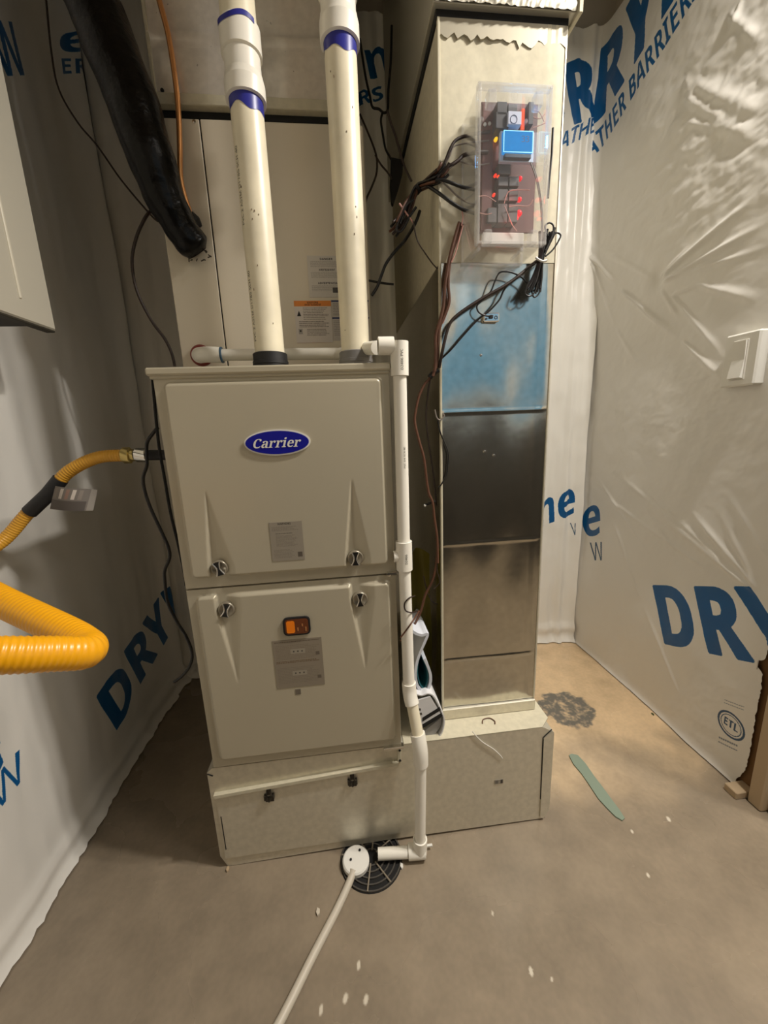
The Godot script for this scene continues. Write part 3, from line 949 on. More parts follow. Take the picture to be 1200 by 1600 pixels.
# ---------------------------------------------------------------- riser duct
func riser() -> void:
	var d := thing("riser_duct", "tall shiny galvanized rectangular duct standing right of the furnace", "duct", Vector3(0.694, 0.297, -0.38))
	var xa := 0.568
	var xb := 0.82
	var nw := noise(2.2, 81, 2)
	var front := func(y0: float, y1: float, beads: Array, amp: float, ny: int, zf: float) -> SurfaceTool:
		var s := st()
		grid(s, 40, ny, func(u, v):
			var x := lerpf(xa, xb, u)
			var y := lerpf(y0, y1, v)
			var z: float = zf + amp * nw.get_noise_2d(x * 2.0, y) * smoothstep(0.0, 0.15, u) * smoothstep(0.0, 0.15, 1.0 - u)
			for b in beads:
				z += 0.55 * b[1] * exp(-pow((y - b[0]) / 0.0028, 2.0)) * smoothstep(0.0, 0.03, u) * smoothstep(0.0, 0.08, 1.0 - u)
			z += 0.0012 * smoothstep(0.9, 0.93, u)
			return Vector3(x, y, z))
		box(s, Vector3(xa, y0, -0.69), Vector3(xb, y1, zf - 0.004), 0.001)
		return s
	part("lower_section", front.call(0.33, 1.392, [[1.09, 0.0028], [0.78, 0.0022], [0.467, 0.0040]], 0.004, 300, -0.071), M.galv_smooth, d)
	part("upper_section", front.call(1.392, 1.80, [], 0.004, 90, -0.0695), M.galv_bright, d)
	var s := st()
	box(s, Vector3(xa - 0.003, 0.2965, -0.69), Vector3(xb + 0.004, 0.328, -0.063), 0.002)
	part("bottom_flange", s, M.galv, d)
	s = st()
	box(s, Vector3(xa - 0.002, 0.33, -0.074), Vector3(xa + 0.003, 1.80, -0.066), 0.0008)
	part("left_hem", s, M.galv_bright, d)
	s = st()
	box(s, Vector3(xb - 0.001, 0.33, -0.09), Vector3(xb + 0.003, 1.80, -0.067), 0.0008)
	part("right_hem", s, M.galv, d)
	# collar above with crinkled tape and ragged sealant edge
	s = st()
	var low := []
	for i in 41:
		low.append(Vector2(lerpf(xa - 0.001, xb + 0.001, i / 40.0), 1.772 + 0.004 * sin(i * 1.7) + rng.randf_range(-0.004, 0.004) - (0.006 if i > 24 and i < 31 else 0.0)))
	var ring := low.duplicate()
	ring.append(Vector2(xb + 0.001, 1.80)); ring.append(Vector2(xa - 0.001, 1.80))
	prism(s, ring, xy, -0.072, -0.0672)
	part("sealant_tape", s, mat(c8(176, 170, 152), 0.5, 0.5), d)
	s = st()
	grid(s, 90, 40, func(u, v):
		var x := lerpf(xa - 0.012, xb + 0.014, u)
		var y := lerpf(1.812, 2.05, v)
		return Vector3(x, y, -0.052 + 0.0012 * sin(v * 150.0 + 3.0 * nw.get_noise_2d(u * 8.0, v * 3.0)) + 0.002 * nw.get_noise_2d(x * 30.0, y * 60.0)))
	box(s, Vector3(xa - 0.012, 1.812, -0.70), Vector3(xb + 0.014, 2.62, -0.056), 0.001)
	part("top_collar", s, M.tape, d)
	s = st(); box(s, Vector3(xa - 0.004, 1.797, -0.695), Vector3(xb + 0.004, 1.815, -0.068), 0.001)
	part("joint_shade", s, M.black_matte, d)  # matte black strip standing for the collar shadow along the joint
	s = st(); box(s, Vector3(xb + 0.012, 1.806, -0.10), Vector3(xb + 0.020, 1.90, -0.048), 0.001)
	part("drive_cleat", s, M.galv_bright, d)
	for p in [Vector3(0.672, 1.0, -0.070), Vector3(0.694, 0.99, -0.070), Vector3(0.66, 1.21, -0.070)]:
		s = st(); lathe(s, [Vector2(0.0028, 0), Vector2(0.0022, 0.002), Vector2(0, 0.0026)], p, Vector3.BACK, 10)
		part("screw", s, M.chrome, d)

# ---------------------------------------------------------------- coil casing and supply duct
func coil_casing() -> void:
	var b := thing("coil_casing", "beige metal cooling coil casing with warning stickers, on top of the furnace behind the pipes", "coil casing", Vector3(0.22, 1.186, -0.52))
	var s := st(); box(s, Vector3(-0.050, 1.187, -0.737), Vector3(0.443, 1.776, -0.303), 0.003)
	part("body", s, M.casing, b)
	s = st(); box(s, Vector3(0.065, 1.19, -0.306), Vector3(0.441, 1.774, -0.299), 0.0015)
	part("front_panel", s, M.casing, b)
	s = st(); box(s, Vector3(-0.048, 1.19, -0.306), Vector3(0.0620, 1.774, -0.2995), 0.0015)
	part("access_strip", s, M.casing, b)
	s = st(); box(s, Vector3(0.0615, 1.19, -0.308), Vector3(0.0655, 1.774, -0.3015), 0.0)
	part("seam_gap", s, M.black_matte, b)
	s = st(); lathe(s, [Vector2(0.004, 0), Vector2(0.004, 0.002), Vector2(0, 0.003)], Vector3(0.052, 1.768, -0.2995), Vector3.BACK, 10)
	part("screw", s, M.chrome, b)
	# stickers
	var im := Image.create(220, 200, false, Image.FORMAT_RGB8)
	im.fill(c8(206, 200, 190))
	for k in 3:
		var y: int = [10, 62, 126][k]
		print_text(im, ["DANGER", "AVERTISSEMENT", "ADVERTENCIA"][k], ["DANGER", "AVERTISSEMENT", "ADVERTENCIA"][k], [Vector2(60 - k * 8, y + 10), Vector2(120 + k * 8, y + 10), Vector2(60 - k * 8, y)], c8(60, 56, 52))
		dash_lines(im, Rect2i(14, y + 16, 190, 30), 6, c8(150, 144, 136), 20 + k)
	im.fill_rect(Rect2i(112, 152, 26, 26), c8(80, 76, 72))
	decal("white_sticker", im, Vector2(0.286, 1.396), Vector2(0.404, 1.492), -0.2985, b)
	im = Image.create(200, 200, false, Image.FORMAT_RGB8)
	im.fill(c8(214, 206, 198))
	im.fill_rect(Rect2i(0, 0, 200, 26), c8(226, 138, 58))
	print_text(im, "WARNING", "WARNING", [Vector2(70, 12), Vector2(130, 12), Vector2(70, 3)], c8(90, 50, 20))
	print_text(im, "AVERTISSEMENT", "AVERTISSEMENT", [Vector2(56, 23), Vector2(146, 23), Vector2(56, 14)], c8(90, 50, 20))
	dash_lines(im, Rect2i(46, 32, 140, 62), 8, c8(120, 112, 106), 31)
	dash_lines(im, Rect2i(20, 96, 170, 34), 4, c8(110, 104, 98), 32)
	dash_lines(im, Rect2i(60, 134, 130, 36), 5, c8(120, 112, 106), 33)
	fill_tri(im, Vector2(12, 72), Vector2(34, 72), Vector2(23, 46), c8(26, 24, 24))
	im.fill_rect(Rect2i(14, 132, 22, 26), c8(170, 164, 158))
	im.fill_rect(Rect2i(20, 138, 9, 9), c8(40, 36, 36))
	decal("orange_topped_sticker", im, Vector2(0.245, 1.287), Vector2(0.339, 1.388), -0.2985, b)
	im = Image.create(220, 200, false, Image.FORMAT_RGB8)
	im.fill(c8(196, 188, 178))
	im.fill_rect(Rect2i(0, 0, 220, 8), c8(38, 50, 92))
	im.fill_rect(Rect2i(0, 84, 220, 8), c8(38, 50, 92))
	dash_lines(im, Rect2i(8, 14, 200, 64), 8, c8(140, 132, 124), 41)
	dash_lines(im, Rect2i(8, 100, 200, 80), 9, c8(150, 142, 134), 42)
	im.fill_rect(Rect2i(180, 10, 34, 120), c8(170, 96, 80))
	decal("rating_sticker", im, Vector2(0.340, 1.292), Vector2(0.437, 1.389), -0.2987, b)
	# supply duct above
	var d := thing("supply_duct", "shiny galvanized supply duct above the beige coil casing, top centre left", "duct", Vector3(0.2, 1.79, -0.5))
	s = st()
	var nw := noise(3.0, 85, 2)
	grid(s, 60, 90, func(u, v):
		var x := lerpf(-0.022, 0.425, u)
		var y := lerpf(1.792, 2.62, v)
		var z := -0.288 + 0.006 * nw.get_noise_2d(x * 2.0, y * 2.0) * smoothstep(0.0, 0.1, u) * smoothstep(0.0, 0.1, 1.0 - u)
		z += 0.005 * exp(-pow((y - 1.919) / 0.005, 2.0))
		return Vector3(x, y, z))
	box(s, Vector3(-0.022, 1.792, -0.72), Vector3(0.425, 2.62, -0.294), 0.001)
	part("body", s, galv(c8(244, 240, 232), 0.27, 0.33, 131, 0.5, 0.8), d)
	s = st(); box(s, Vector3(-0.024, 1.790, -0.71), Vector3(0.427, 1.812, -0.283), 0.0015)
	part("bottom_flange", s, M.galv_bright, d)
	s = st(); box(s, Vector3(-0.03, 1.7765, -0.72), Vector3(0.435, 1.7895, -0.302), 0.0)
	part("joint_shade", s, M.black_matte, d)  # matte black fill standing for the shade between duct and casing
	s = st(); box(s, Vector3(-0.025, 1.80, -0.30), Vector3(-0.018, 2.62, -0.284), 0.001)
	part("corner_hem", s, M.galv_bright, d)
	s = st(); lathe(s, [Vector2(0.004, 0), Vector2(0.004, 0.002), Vector2(0, 0.003)], Vector3(-0.005, 1.815, -0.285), Vector3.BACK, 10)
	part("screw", s, M.rubber, d)

# ---------------------------------------------------------------- refrigerant lines
func lineset() -> void:
	var t := thing("insulated_pipe", "thick black insulated refrigerant pipe dropping into the coil casing at upper left", "pipe", Vector3(0.03, 1.47, -0.30))
	var nz := noise(1.0, 91, 3)
	var path := smooth_path([Vector3(0.028, 1.492, -0.285), Vector3(0.012, 1.520, -0.265), Vector3(-0.012, 1.570, -0.245), Vector3(-0.026, 1.640, -0.225), Vector3(-0.046, 1.740, -0.220), Vector3(-0.075, 1.840, -0.225), Vector3(-0.110, 1.950, -0.240), Vector3(-0.150, 2.10, -0.26), Vector3(-0.2, 2.35, -0.28)], 14)
	var s := st()
	tube(s, path, func(u, a): return 0.038 + 0.014 * smoothstep(0.15, 0.5, u) - 0.012 * smoothstep(0.08, 0.0, u) + 0.003 * nz.get_noise_2d(u * 9.0, sin(a)) + 0.001 * sin(u * 40.0 + a), 22)
	part("insulation", s, M.insul, t)
	s = st()
	for k in 14:
		var a := TAU * k / 14.0
		var b := Vector3(0.030 + 0.024 * cos(a), 1.484 + 0.014 * sin(a), -0.276)
		tube(s, [b, b + Vector3(rng.randf_range(-0.002, 0.010), rng.randf_range(-0.010, 0.004), rng.randf_range(-0.004, 0.010))], 0.0014, 5)
	part("frayed_end", s, mat(c8(66, 58, 46), 0.7), t)
	var g := thing("copper_pipe", "thin bright copper pipe running down in front of the supply duct, left", "pipe", Vector3(0.0, 1.6, -0.28))
	s = st()
	tube(s, smooth_path([Vector3(0.000, 2.35, -0.275), Vector3(0.006, 2.05, -0.272), Vector3(0.016, 1.973, -0.27), Vector3(0.028, 1.896, -0.268), Vector3(0.030, 1.791, -0.268), Vector3(0.022, 1.705, -0.27), Vector3(0.012, 1.640, -0.278), Vector3(0.018, 1.585, -0.29), Vector3(0.022, 1.56, -0.3)], 8), 0.0058, 14)
	part("tube", s, M.copper, g)
	s = st()
	lathe(s, [Vector2(0.017, -0.004), Vector2(0.019, 0.012), Vector2(0.012, 0.026), Vector2(0, 0.028)], Vector3(0.024, 1.556, -0.302), Vector3(-0.3, 0.75, 0.6), 18)
	part("grommet", s, M.rubber, g)

# ---------------------------------------------------------------- vent pipes
func vents() -> void:
	var spec := [
		["left white plastic vent pipe on the furnace lid, with a black collar at its foot", 0.205, -0.085, 1.664, 1.702, M.rubber],
		["right white plastic vent pipe on the furnace lid, with a grey collar at its foot", 0.3855, -0.085, 1.760, 1.802, M.grey_rubber]]
	for i in 2:
		var v: Array = spec[i]
		var x: float = v[1]
		var z: float = v[2]
		var c0: float = v[3]
		var c1: float = v[4]
		var t := thing("vent_pipe", v[0], "pipe", Vector3(x, 1.186, z), "vent pipes on the furnace lid")
		var r := 0.0302
		var at := Vector3(x, 0, z)
		var s := st()
		lathe(s, [Vector2(r, 1.188), Vector2(r, c0 + 0.02)], at, Vector3.UP, 40)
		part("lower_pipe", s, M.pvc, t)
		s = st()
		lathe(s, [Vector2(r, 1.187), Vector2(r + 0.005, 1.187), Vector2(r + 0.005, 1.222), Vector2(r + 0.003, 1.2235), Vector2(r, 1.2235)], at, Vector3.UP, 40)
		lathe(s, [Vector2(r + 0.004, 1.2), Vector2(r + 0.0065, 1.201), Vector2(r + 0.0065, 1.207), Vector2(r + 0.004, 1.208)], at, Vector3.UP, 40)
		part("collar", s, v[5], t)
		# purple primer ring with a wavy lower edge
		s = st()
		grid(s, 60, 2, func(u, w):
			var a: float = TAU * u
			var y: float = lerpf(c0 - 0.020 - 0.005 * sin(a * 2.0 + i) - 0.003 * sin(a * 5.0), c0 + 0.004, w)
			return at + Vector3(sin(a) * (r + 0.0006), y, cos(a) * (r + 0.0006)))
		part("primer_ring", s, M.primer, t)
		s = st()
		lathe(s, [Vector2(r + 0.001, c0), Vector2(r + 0.0065, c0 + 0.001), Vector2(r + 0.0065, c1 - 0.012), Vector2(r + 0.005, c1 - 0.006), Vector2(r + 0.004, c1)], at, Vector3.UP, 40)
		part("coupling", s, M.pvc_white, t)
		s = st()
		lathe(s, [Vector2(r + 0.002, c1 - 0.01), Vector2(r + 0.002, c1 + 0.05)], at, Vector3.UP, 40)
		part("neck", s, M.pvc_white, t)
		s = st()
		lathe(s, [Vector2(r + 0.001, c1 + 0.030), Vector2(r + 0.006, c1 + 0.032), Vector2(r + 0.006, c1 + 0.072), Vector2(r + 0.004, c1 + 0.075), Vector2(r, c1 + 0.076)], at, Vector3.UP, 40)
		part("upper_coupling", s, M.pvc_white, t)
		s = st()
		lathe(s, [Vector2(r + 0.001, c1 + 0.06), Vector2(r + 0.001, 2.45)], at, Vector3.UP, 40)
		part("upper_pipe", s, M.pvc, t)
		s = st()
		grid(s, 24, 2, func(u, w):
			var a: float = lerpf(-1.1, 1.1, u) - 0.15
			var y: float = c1 + 0.068 + lerpf(-0.003, 0.005, w) + 0.003 * sin(a * 3.0)
			return at + Vector3(sin(a) * (r + 0.0067), y, cos(a) * (r + 0.0067)))
		part("primer_line", s, M.primer, t)
		# rows of print along the pipe
		if i == 0:
			s = st()
			for rep in 2:
				round_print(s, "PVC 2 ASTM D1785 SCH 40", at, r, 1.245 + rep * 0.21, -0.78, 0.007)
			part("pipe_print", s, M.print_grey, t)
		s = st()
		for k in 8:
			var a := rng.randf_range(-0.8, 0.9)
			var y := rng.randf_range(1.26, c0 - 0.05)
			var q := at + Vector3(sin(a) * (r + 0.0004), y, cos(a) * (r + 0.0004))
			box(s, q - Vector3(0.0007, rng.randf_range(0.0005, 0.003), 0.0004), q + Vector3(0.0006, 0.0014, 0.0004), 0.0)
		part("scuff_marks", s, mat(c8(120, 100, 76), 0.7), t).set_meta("kind", "stuff")

# lettering that runs up a vertical pipe
func round_print(s: SurfaceTool, text: String, at: Vector3, r: float, y0: float, ang: float, height: float) -> void:
	var g := letters(text, false)
	var k: float = height / g[1].size.y
	for j in range(0, g[0].size(), 3):
		var q := []
		for n in 3:
			var p: Vector2 = g[0][j + n] - g[1].position
			var a := ang - p.y * k / r
			q.append(Vector3(at.x, 0, at.z) + Vector3(sin(a) * (r + 0.0004), y0 + p.x * k * 1.15, cos(a) * (r + 0.0004)))
		poly(s, q, Vector3(sin(ang), 0, cos(ang)))

# ---------------------------------------------------------------- condensate drain
func socket(s: SurfaceTool, a: Vector3, b: Vector3, r: float) -> void:
	var l := a.distance_to(b)
	lathe(s, [Vector2(r * 0.8, 0), Vector2(r, 0.0005), Vector2(r, l - 0.0005), Vector2(r * 0.8, l)], a, b - a, 28)

func drain() -> void:
	var r := 0.0134
	var rs := 0.0176
	# condensate pipe across the lid behind the vents
	var t := thing("condensate_pipe", "horizontal white plastic pipe lying across the furnace lid behind the two vent pipes", "pipe", Vector3(0.2, 1.23, -0.2))
	var s := st(); tube(s, [Vector3(0.070, 1.2435, -0.2), Vector3(0.347, 1.2415, -0.2)], r, 24)
	part("pipe", s, M.pvc_white, t)
	s = st(); tube(s, [Vector3(0.341, 1.241, -0.2), Vector3(0.352, 1.240, -0.195), Vector3(0.375, 1.236, -0.15), Vector3(0.41, 1.226, -0.06), Vector3(0.425, 1.218, -0.012)], r, 20)
	part("return_pipe", s, M.pvc_white, t)
	s = st()
	tube(s, smooth_path([Vector3(0.006, 1.258, -0.290), Vector3(0.014, 1.2505, -0.240), Vector3(0.028, 1.246, -0.21), Vector3(0.045, 1.245, -0.2), Vector3(0.076, 1.2435, -0.2)], 6), func(u, a): return rs if u > 0.2 else r, 24)
	part("elbow", s, M.pvc_white, t)
	s = st(); lathe(s, [Vector2(rs * 1.01, 0), Vector2(rs * 1.03, 0.001), Vector2(rs * 1.03, 0.0035), Vector2(r, 0.004)], Vector3(0.0755, 1.2435, -0.2), Vector3.RIGHT, 24)
	part("blue_cement_ring", s, mat(c8(52, 84, 108), 0.5), t)
	s = st(); lathe(s, [Vector2(0.014, 0.016), Vector2(0.022, 0.018), Vector2(0.026, 0.010), Vector2(0.026, 0)], Vector3(0.002, 1.2600, -0.300), Vector3.BACK, 28)
	part("red_grommet", s, M.red_rubber, t)
	# vertical drain along the furnace's right edge
	var d := thing("drain_pipe", "white plastic drain pipe running down the furnace's right edge to the floor drain", "pipe", Vector3(0.465, 0.0, 0.02))
	var z := 0.012
	var top := Vector3(0.466, 1.224, z)
	s = st(); socket(s, Vector3(0.465, 1.160, z), top, rs)
	socket(s, Vector3(0.424, 1.2165, z), Vector3(0.455, 1.2165, z), rs * 0.95)
	part("top_tee", s, M.pvc_white, d)
	s = st(); lathe(s, [Vector2(0.0165, 0), Vector2(0.0165, 0.010), Vector2(0.010, 0.016), Vector2(0, 0.017)], Vector3(0.432, 1.2165, z), Vector3.RIGHT, 20)
	part("branch_nub", s, M.pvc_white, d)
	s = st(); tube(s, [Vector3(0.465, 1.165, z), Vector3(0.4635, 0.815, z)], r, 24)
	part("upper_pipe", s, M.pvc_white, d)
	s = st()
	round_print(s, "D2466 PVC", Vector3(0.4655, 0, z), rs, 1.170, 0.25, 0.005)
	round_print(s, "D2466", Vector3(0.4635, 0, z), rs, 0.775, 0.25, 0.005)
	round_print(s, "PVC 3/4 SCH 40", Vector3(0.4645, 0, z), r, 0.98, 0.45, 0.004)
	part("pipe_print", s, M.print_grey, d)
	s = st(); socket(s, Vector3(0.4635, 0.757, z), Vector3(0.4635, 0.822, z), rs)
	socket(s, Vector3(0.440, 0.789, z), Vector3(0.462, 0.789, z), rs * 0.72)
	part("middle_tee", s, M.pvc_white, d)
	s = st(); tube(s, [Vector3(0.4635, 0.76, z), Vector3(0.4655, 0.472, z + 0.004)], r, 24)
	part("middle_pipe", s, M.pvc_white, d)
	s = st(); tube(s, smooth_path([Vector3(0.4655, 0.480, z + 0.004), Vector3(0.4660, 0.462, z + 0.005), Vector3(0.4675, 0.444, z + 0.010), Vector3(0.470, 0.430, z + 0.016)], 5), r * 1.22, 24)
	part("upper_bend", s, M.pvc_white, d)
	s = st(); tube(s, [Vector3(0.4695, 0.434, z + 0.015), Vector3(0.481, 0.345, 0.046)], r, 24)
	part("slanted_pipe", s, M.pvc, d)
	s = st(); tube(s, smooth_path([Vector3(0.4785, 0.362, 0.041), Vector3(0.4815, 0.338, 0.047), Vector3(0.483, 0.315, 0.050), Vector3(0.483, 0.285, 0.050)], 5), r * 1.32, 24)
	part("lower_bend", s, M.pvc_white, d)
	s = st(); tube(s, [Vector3(0.483, 0.29, 0.05), Vector3(0.4775, 0.04, 0.046)], r, 24)
	part("lower_pipe", s, M.pvc_white, d)
	s = st()
	socket(s, Vector3(0.477, 0.018, 0.046), Vector3(0.478, 0.060, 0.046), rs)
	socket(s, Vector3(0.4905, 0.021, 0.047), Vector3(0.447, 0.021, 0.044), rs)
	part("foot_elbow", s, M.pvc_white, d)
	s = st()
	var a := Vector3(0.452, 0.021, 0.0445)
	var b := Vector3(0.372, 0.021, 0.038)
	var l := a.distance_to(b)
	lathe(s, [Vector2(r, 0), Vector2(r, l), Vector2(r - 0.0028, l), Vector2(r - 0.0028, l - 0.04), Vector2(0, l - 0.04)], a, b - a, 24)
	part("outlet_pipe", s, M.pvc_white, d)
	s = st(); box(s, Vector3(0.496, 0.012, 0.028), Vector3(0.512, 0.016, 0.034), 0.0005)
	part("plastic_tag", s, M.white, d)

# ---------------------------------------------------------------- control box
func rect_box(s: SurfaceTool, p: Array, z0: float, z1: float, b := 0.0008) -> void:
	var lo := Vector2(minf(p[0].x, p[1].x), minf(p[0].y, p[1].y))
	var hi := Vector2(maxf(p[0].x, p[1].x), maxf(p[0].y, p[1].y))
	box(s, Vector3(lo.x, lo.y, z0), Vector3(hi.x, hi.y, z1), b)

func control_box() -> void:
	var x0 := 0.614
	var x1 := 0.745
	var y0 := 1.388
	var y1 := 1.632
	var z0 := -0.068
	var z1 := 0.030
	var t := thing("control_box", "clear plastic control box with lit circuit boards and a blue display on the tall duct", "control box", Vector3(0.68, 1.388, -0.068))
	var clear := mat(Color(0.9, 0.9, 0.9, 0.03), 0.04)
	clear.transparency = BaseMaterial3D.TRANSPARENCY_ALPHA
	var rim := mat(Color(0.9, 0.9, 0.9, 0.16), 0.08)
	rim.transparency = BaseMaterial3D.TRANSPARENCY_ALPHA
	var s := st()
	var th := 0.0022
	box(s, Vector3(x0, y0, z0), Vector3(x0 + th, y1, z1 - 0.012), 0.0005)
	box(s, Vector3(x1 - th, y0, z0), Vector3(x1, y1, z1 - 0.012), 0.0005)
	box(s, Vector3(x0 + th, y0, z0), Vector3(x1 - th, y0 + th, z1 - 0.012), 0.0005)
	box(s, Vector3(x0 + th, y1 - th, z0), Vector3(x1 - th, y1, z1 - 0.012), 0.0005)
	part("clear_case", s, clear, t)
	s = st()
	box(s, Vector3(x0 - 0.002, y0 - 0.002, z1 - 0.003), Vector3(x1 + 0.002, y1 + 0.002, z1), 0.001)
	part("clear_lid", s, clear, t)
	s = st()
	var e := 0.0035
	for q in [[x0 - 0.002, y0 - 0.002, x1 + 0.002, y0 + e], [x0 - 0.002, y1 - e, x1 + 0.002, y1 + 0.002], [x0 - 0.002, y0, x0 + e, y1], [x1 - e, y0, x1 + 0.002, y1]]:
		box(s, Vector3(q[0], q[1], z1 - 0.013), Vector3(q[2], q[3], z1 + 0.001), 0.001)
	part("lid_rim", s, rim, t)
	s = st()
	for q in [[x0, y0, x1, y0 + 0.002], [x0, y1 - 0.002, x1, y1], [x0, y0, x0 + 0.002, y1], [x1 - 0.002, y0, x1, y1]]:
		box(s, Vector3(q[0] - 0.001, q[1] - 0.001, z0 - 0.001), Vector3(q[2] + 0.001, q[3] + 0.001, z0 + 0.004), 0.0005)
	part("back_rim", s, rim, t)
	for q in [[0.637, 1.612], [0.722, 1.612], [0.634, 1.398], [0.722, 1.398]]:
		s = st()
		box(s, Vector3(q[0] - 0.007, q[1] - 0.010, z1 - 0.016), Vector3(q[0] + 0.007, q[1] + 0.012, z1 + 0.0025), 0.0015)
		var la := part("lid_latch", s, rim, t)
		s = st()
		lathe(s, [Vector2(0.0035, 0), Vector2(0.0035, 0.05), Vector2(0, 0.05)], Vector3(q[0], q[1], z0), Vector3.BACK, 12)
		part("post", s, rim, la)
	# boards
	var pcb := mat(c8(78, 28, 26), 0.5)
	s = st(); rect_box(s, [Vector2(0.649, 1.665), Vector2(0.763, 1.443)], -0.060, -0.056)
	var bd := part("circuit_board", s, pcb, t)
	s = st(); rect_box(s, [Vector2(0.646, 1.651), Vector2(0.667, 1.44)], -0.056, -0.040)
	part("terminal_strip", s, mat(c8(92, 44, 38), 0.5), bd)
	s = st(); rect_box(s, [Vector2(0.668, 1.611), Vector2(0.686, 1.551)], -0.056, -0.052)
	part("sensor_strip", s, mat(c8(150, 92, 96), 0.5), bd)
	var dk := mat(c8(38, 38, 42), 0.5)
	for q in [[Vector2(0.667, 1.643), Vector2(0.686, 1.622)], [Vector2(0.688, 1.64), Vector2(0.706, 1.62)], [Vector2(0.665, 1.627), Vector2(0.69, 1.601)], [Vector2(0.728, 1.645), Vector2(0.738, 1.609)]]:
		s = st(); rect_box(s, q, -0.056, -0.022)
		part("black_module", s, dk, bd)
	var gr := mat(c8(74, 72, 72), 0.55)
	for q in [[Vector2(0.677, 1.553), Vector2(0.701, 1.534)], [Vector2(0.677, 1.53), Vector2(0.697, 1.514)], [Vector2(0.699, 1.531), Vector2(0.719, 1.514)], [Vector2(0.677, 1.509), Vector2(0.697, 1.489)], [Vector2(0.699, 1.51), Vector2(0.718, 1.489)], [Vector2(0.677, 1.484), Vector2(0.697, 1.451)], [Vector2(0.699, 1.484), Vector2(0.718, 1.452)], [Vector2(0.657, 1.477), Vector2(0.675, 1.451)]]:
		s = st(); rect_box(s, q, -0.056, -0.034)
		part("relay", s, gr, bd)
	for q in [[Vector2(0.65, 1.621), Vector2(0.657, 1.613)], [Vector2(0.659, 1.623), Vector2(0.668, 1.614)]]:
		s = st(); lathe(s, [Vector2(0.003, 0), Vector2(0.003, 0.012), Vector2(0, 0.013)], Vector3(q[0].x, (q[0].y + q[1].y) / 2.0, -0.05), Vector3.BACK, 14)
		part("capacitor", s, M.white, bd)
	s = st(); rect_box(s, [Vector2(0.686, 1.625), Vector2(0.712, 1.604)], -0.030, -0.016)
	var sw := part("push_button", s, mat(c8(196, 200, 214), 0.4), t)
	s = st()
	var pc: Array = [Vector2(0.697, 1.612), Vector2(0.697, 1.612)]
	tube(s, _circle(Vector3(pc[0].x, pc[0].y, -0.016), 0.0065, 24), 0.0008, 6, false)
	part("button_ring", s, mat(c8(90, 96, 120), 0.4), sw)
	# display
	s = st(); rect_box(s, [Vector2(0.676, 1.6), Vector2(0.743, 1.55)], -0.034, -0.026)
	var ds := part("display_board", s, mat(c8(190, 206, 226), 0.4), t)
	s = st(); rect_box(s, [Vector2(0.679, 1.596), Vector2(0.737, 1.561)], -0.028, -0.0185)
	var lcd := lamp_mat(c8(0, 148, 228), 1.25, c8(4, 24, 44))
	lcd.metallic_specular = 0.1
	part("display_screen", s, lcd, ds)
	s = st(); rect_box(s, [Vector2(0.682, 1.559), Vector2(0.734, 1.552)], -0.028, -0.0175)
	part("display_bezel", s, mat(c8(44, 66, 84), 0.4), ds)
	s = st()
	var bright := lamp_mat(c8(150, 225, 255), 0.9)
	var dc: Array = [Vector2(0.679, 1.596), Vector2(0.737, 1.561)]
	box(s, Vector3(dc[0].x, dc[0].y - 0.0012, -0.0188), Vector3(dc[1].x, dc[0].y, -0.0178), 0.0)
	box(s, Vector3(dc[0].x, dc[1].y, -0.0188), Vector3(dc[1].x, dc[1].y + 0.0012, -0.0178), 0.0)
	box(s, Vector3(dc[0].x, dc[1].y, -0.0188), Vector3(dc[0].x + 0.0014, dc[0].y, -0.0178), 0.0)
	box(s, Vector3(dc[1].x - 0.0012, dc[1].y, -0.0188), Vector3(dc[1].x, dc[0].y, -0.0178), 0.0)
	part("display_edge", s, bright, ds)
	s = st()
	var g := letters("33", false)
	var a: Array = [Vector2(0.714, 1.578), Vector2(0.729, 1.588)]
	var k: Vector2 = Vector2(absf(a[1].x - a[0].x), absf(a[1].y - a[0].y)) / g[1].size
	for i in range(0, g[0].size(), 3):
		var q := []
		for j in 3:
			var v: Vector2 = (g[0][i + j] - g[1].position) * k
			q.append(Vector3(a[0].x + v.x, a[0].y + v.y, -0.0180))
		poly(s, q, Vector3.BACK)
	part("display_digits", s, mat(c8(12, 46, 96), 0.4), ds)
	var dl := AreaLight3D.new()
	dl.name = "display_light"
	dl.area_size = Vector2(0.026, 0.020)
	dl.position = Vector3((dc[0].x + dc[1].x) / 2.0, (dc[0].y + dc[1].y) / 2.0, -0.0165)
	dl.rotation.y = PI
	dl.light_color = Color(0.3, 0.7, 1.0)
	dl.light_energy = 0.012
	dl.area_range = 4.0
	dl.shadow_enabled = true
	add_child(dl)
	# small lights
	var leds := [[[Vector2(0.673, 1.595), Vector2(0.673, 1.595)], c8(255, 200, 20), 0.0034, 1.4], [[Vector2(0.673, 1.605), Vector2(0.673, 1.605)], c8(255, 50, 30), 0.0024, 1.2], [[Vector2(0.673, 1.535), Vector2(0.673, 1.535)], c8(255, 50, 24), 0.0026, 1.6], [[Vector2(0.679, 1.534), Vector2(0.679, 1.534)], c8(255, 80, 40), 0.002, 1.6], [[Vector2(0.671, 1.502), Vector2(0.671, 1.502)], c8(255, 50, 24), 0.0026, 1.6], [[Vector2(0.679, 1.5), Vector2(0.679, 1.5)], c8(255, 80, 40), 0.002, 1.6], [[Vector2(0.672, 1.462), Vector2(0.672, 1.462)], c8(120, 255, 60), 0.0028, 1.3],
		[[Vector2(0.724, 1.531), Vector2(0.724, 1.531)], c8(255, 10, 40), 0.004, 1.0], [[Vector2(0.724, 1.495), Vector2(0.724, 1.495)], c8(255, 10, 40), 0.0042, 1.0], [[Vector2(0.72, 1.462), Vector2(0.72, 1.462)], c8(255, 30, 40), 0.0030, 2.4], [[Vector2(0.724, 1.471), Vector2(0.724, 1.471)], c8(255, 6, 40), 0.0060, 1.0]]
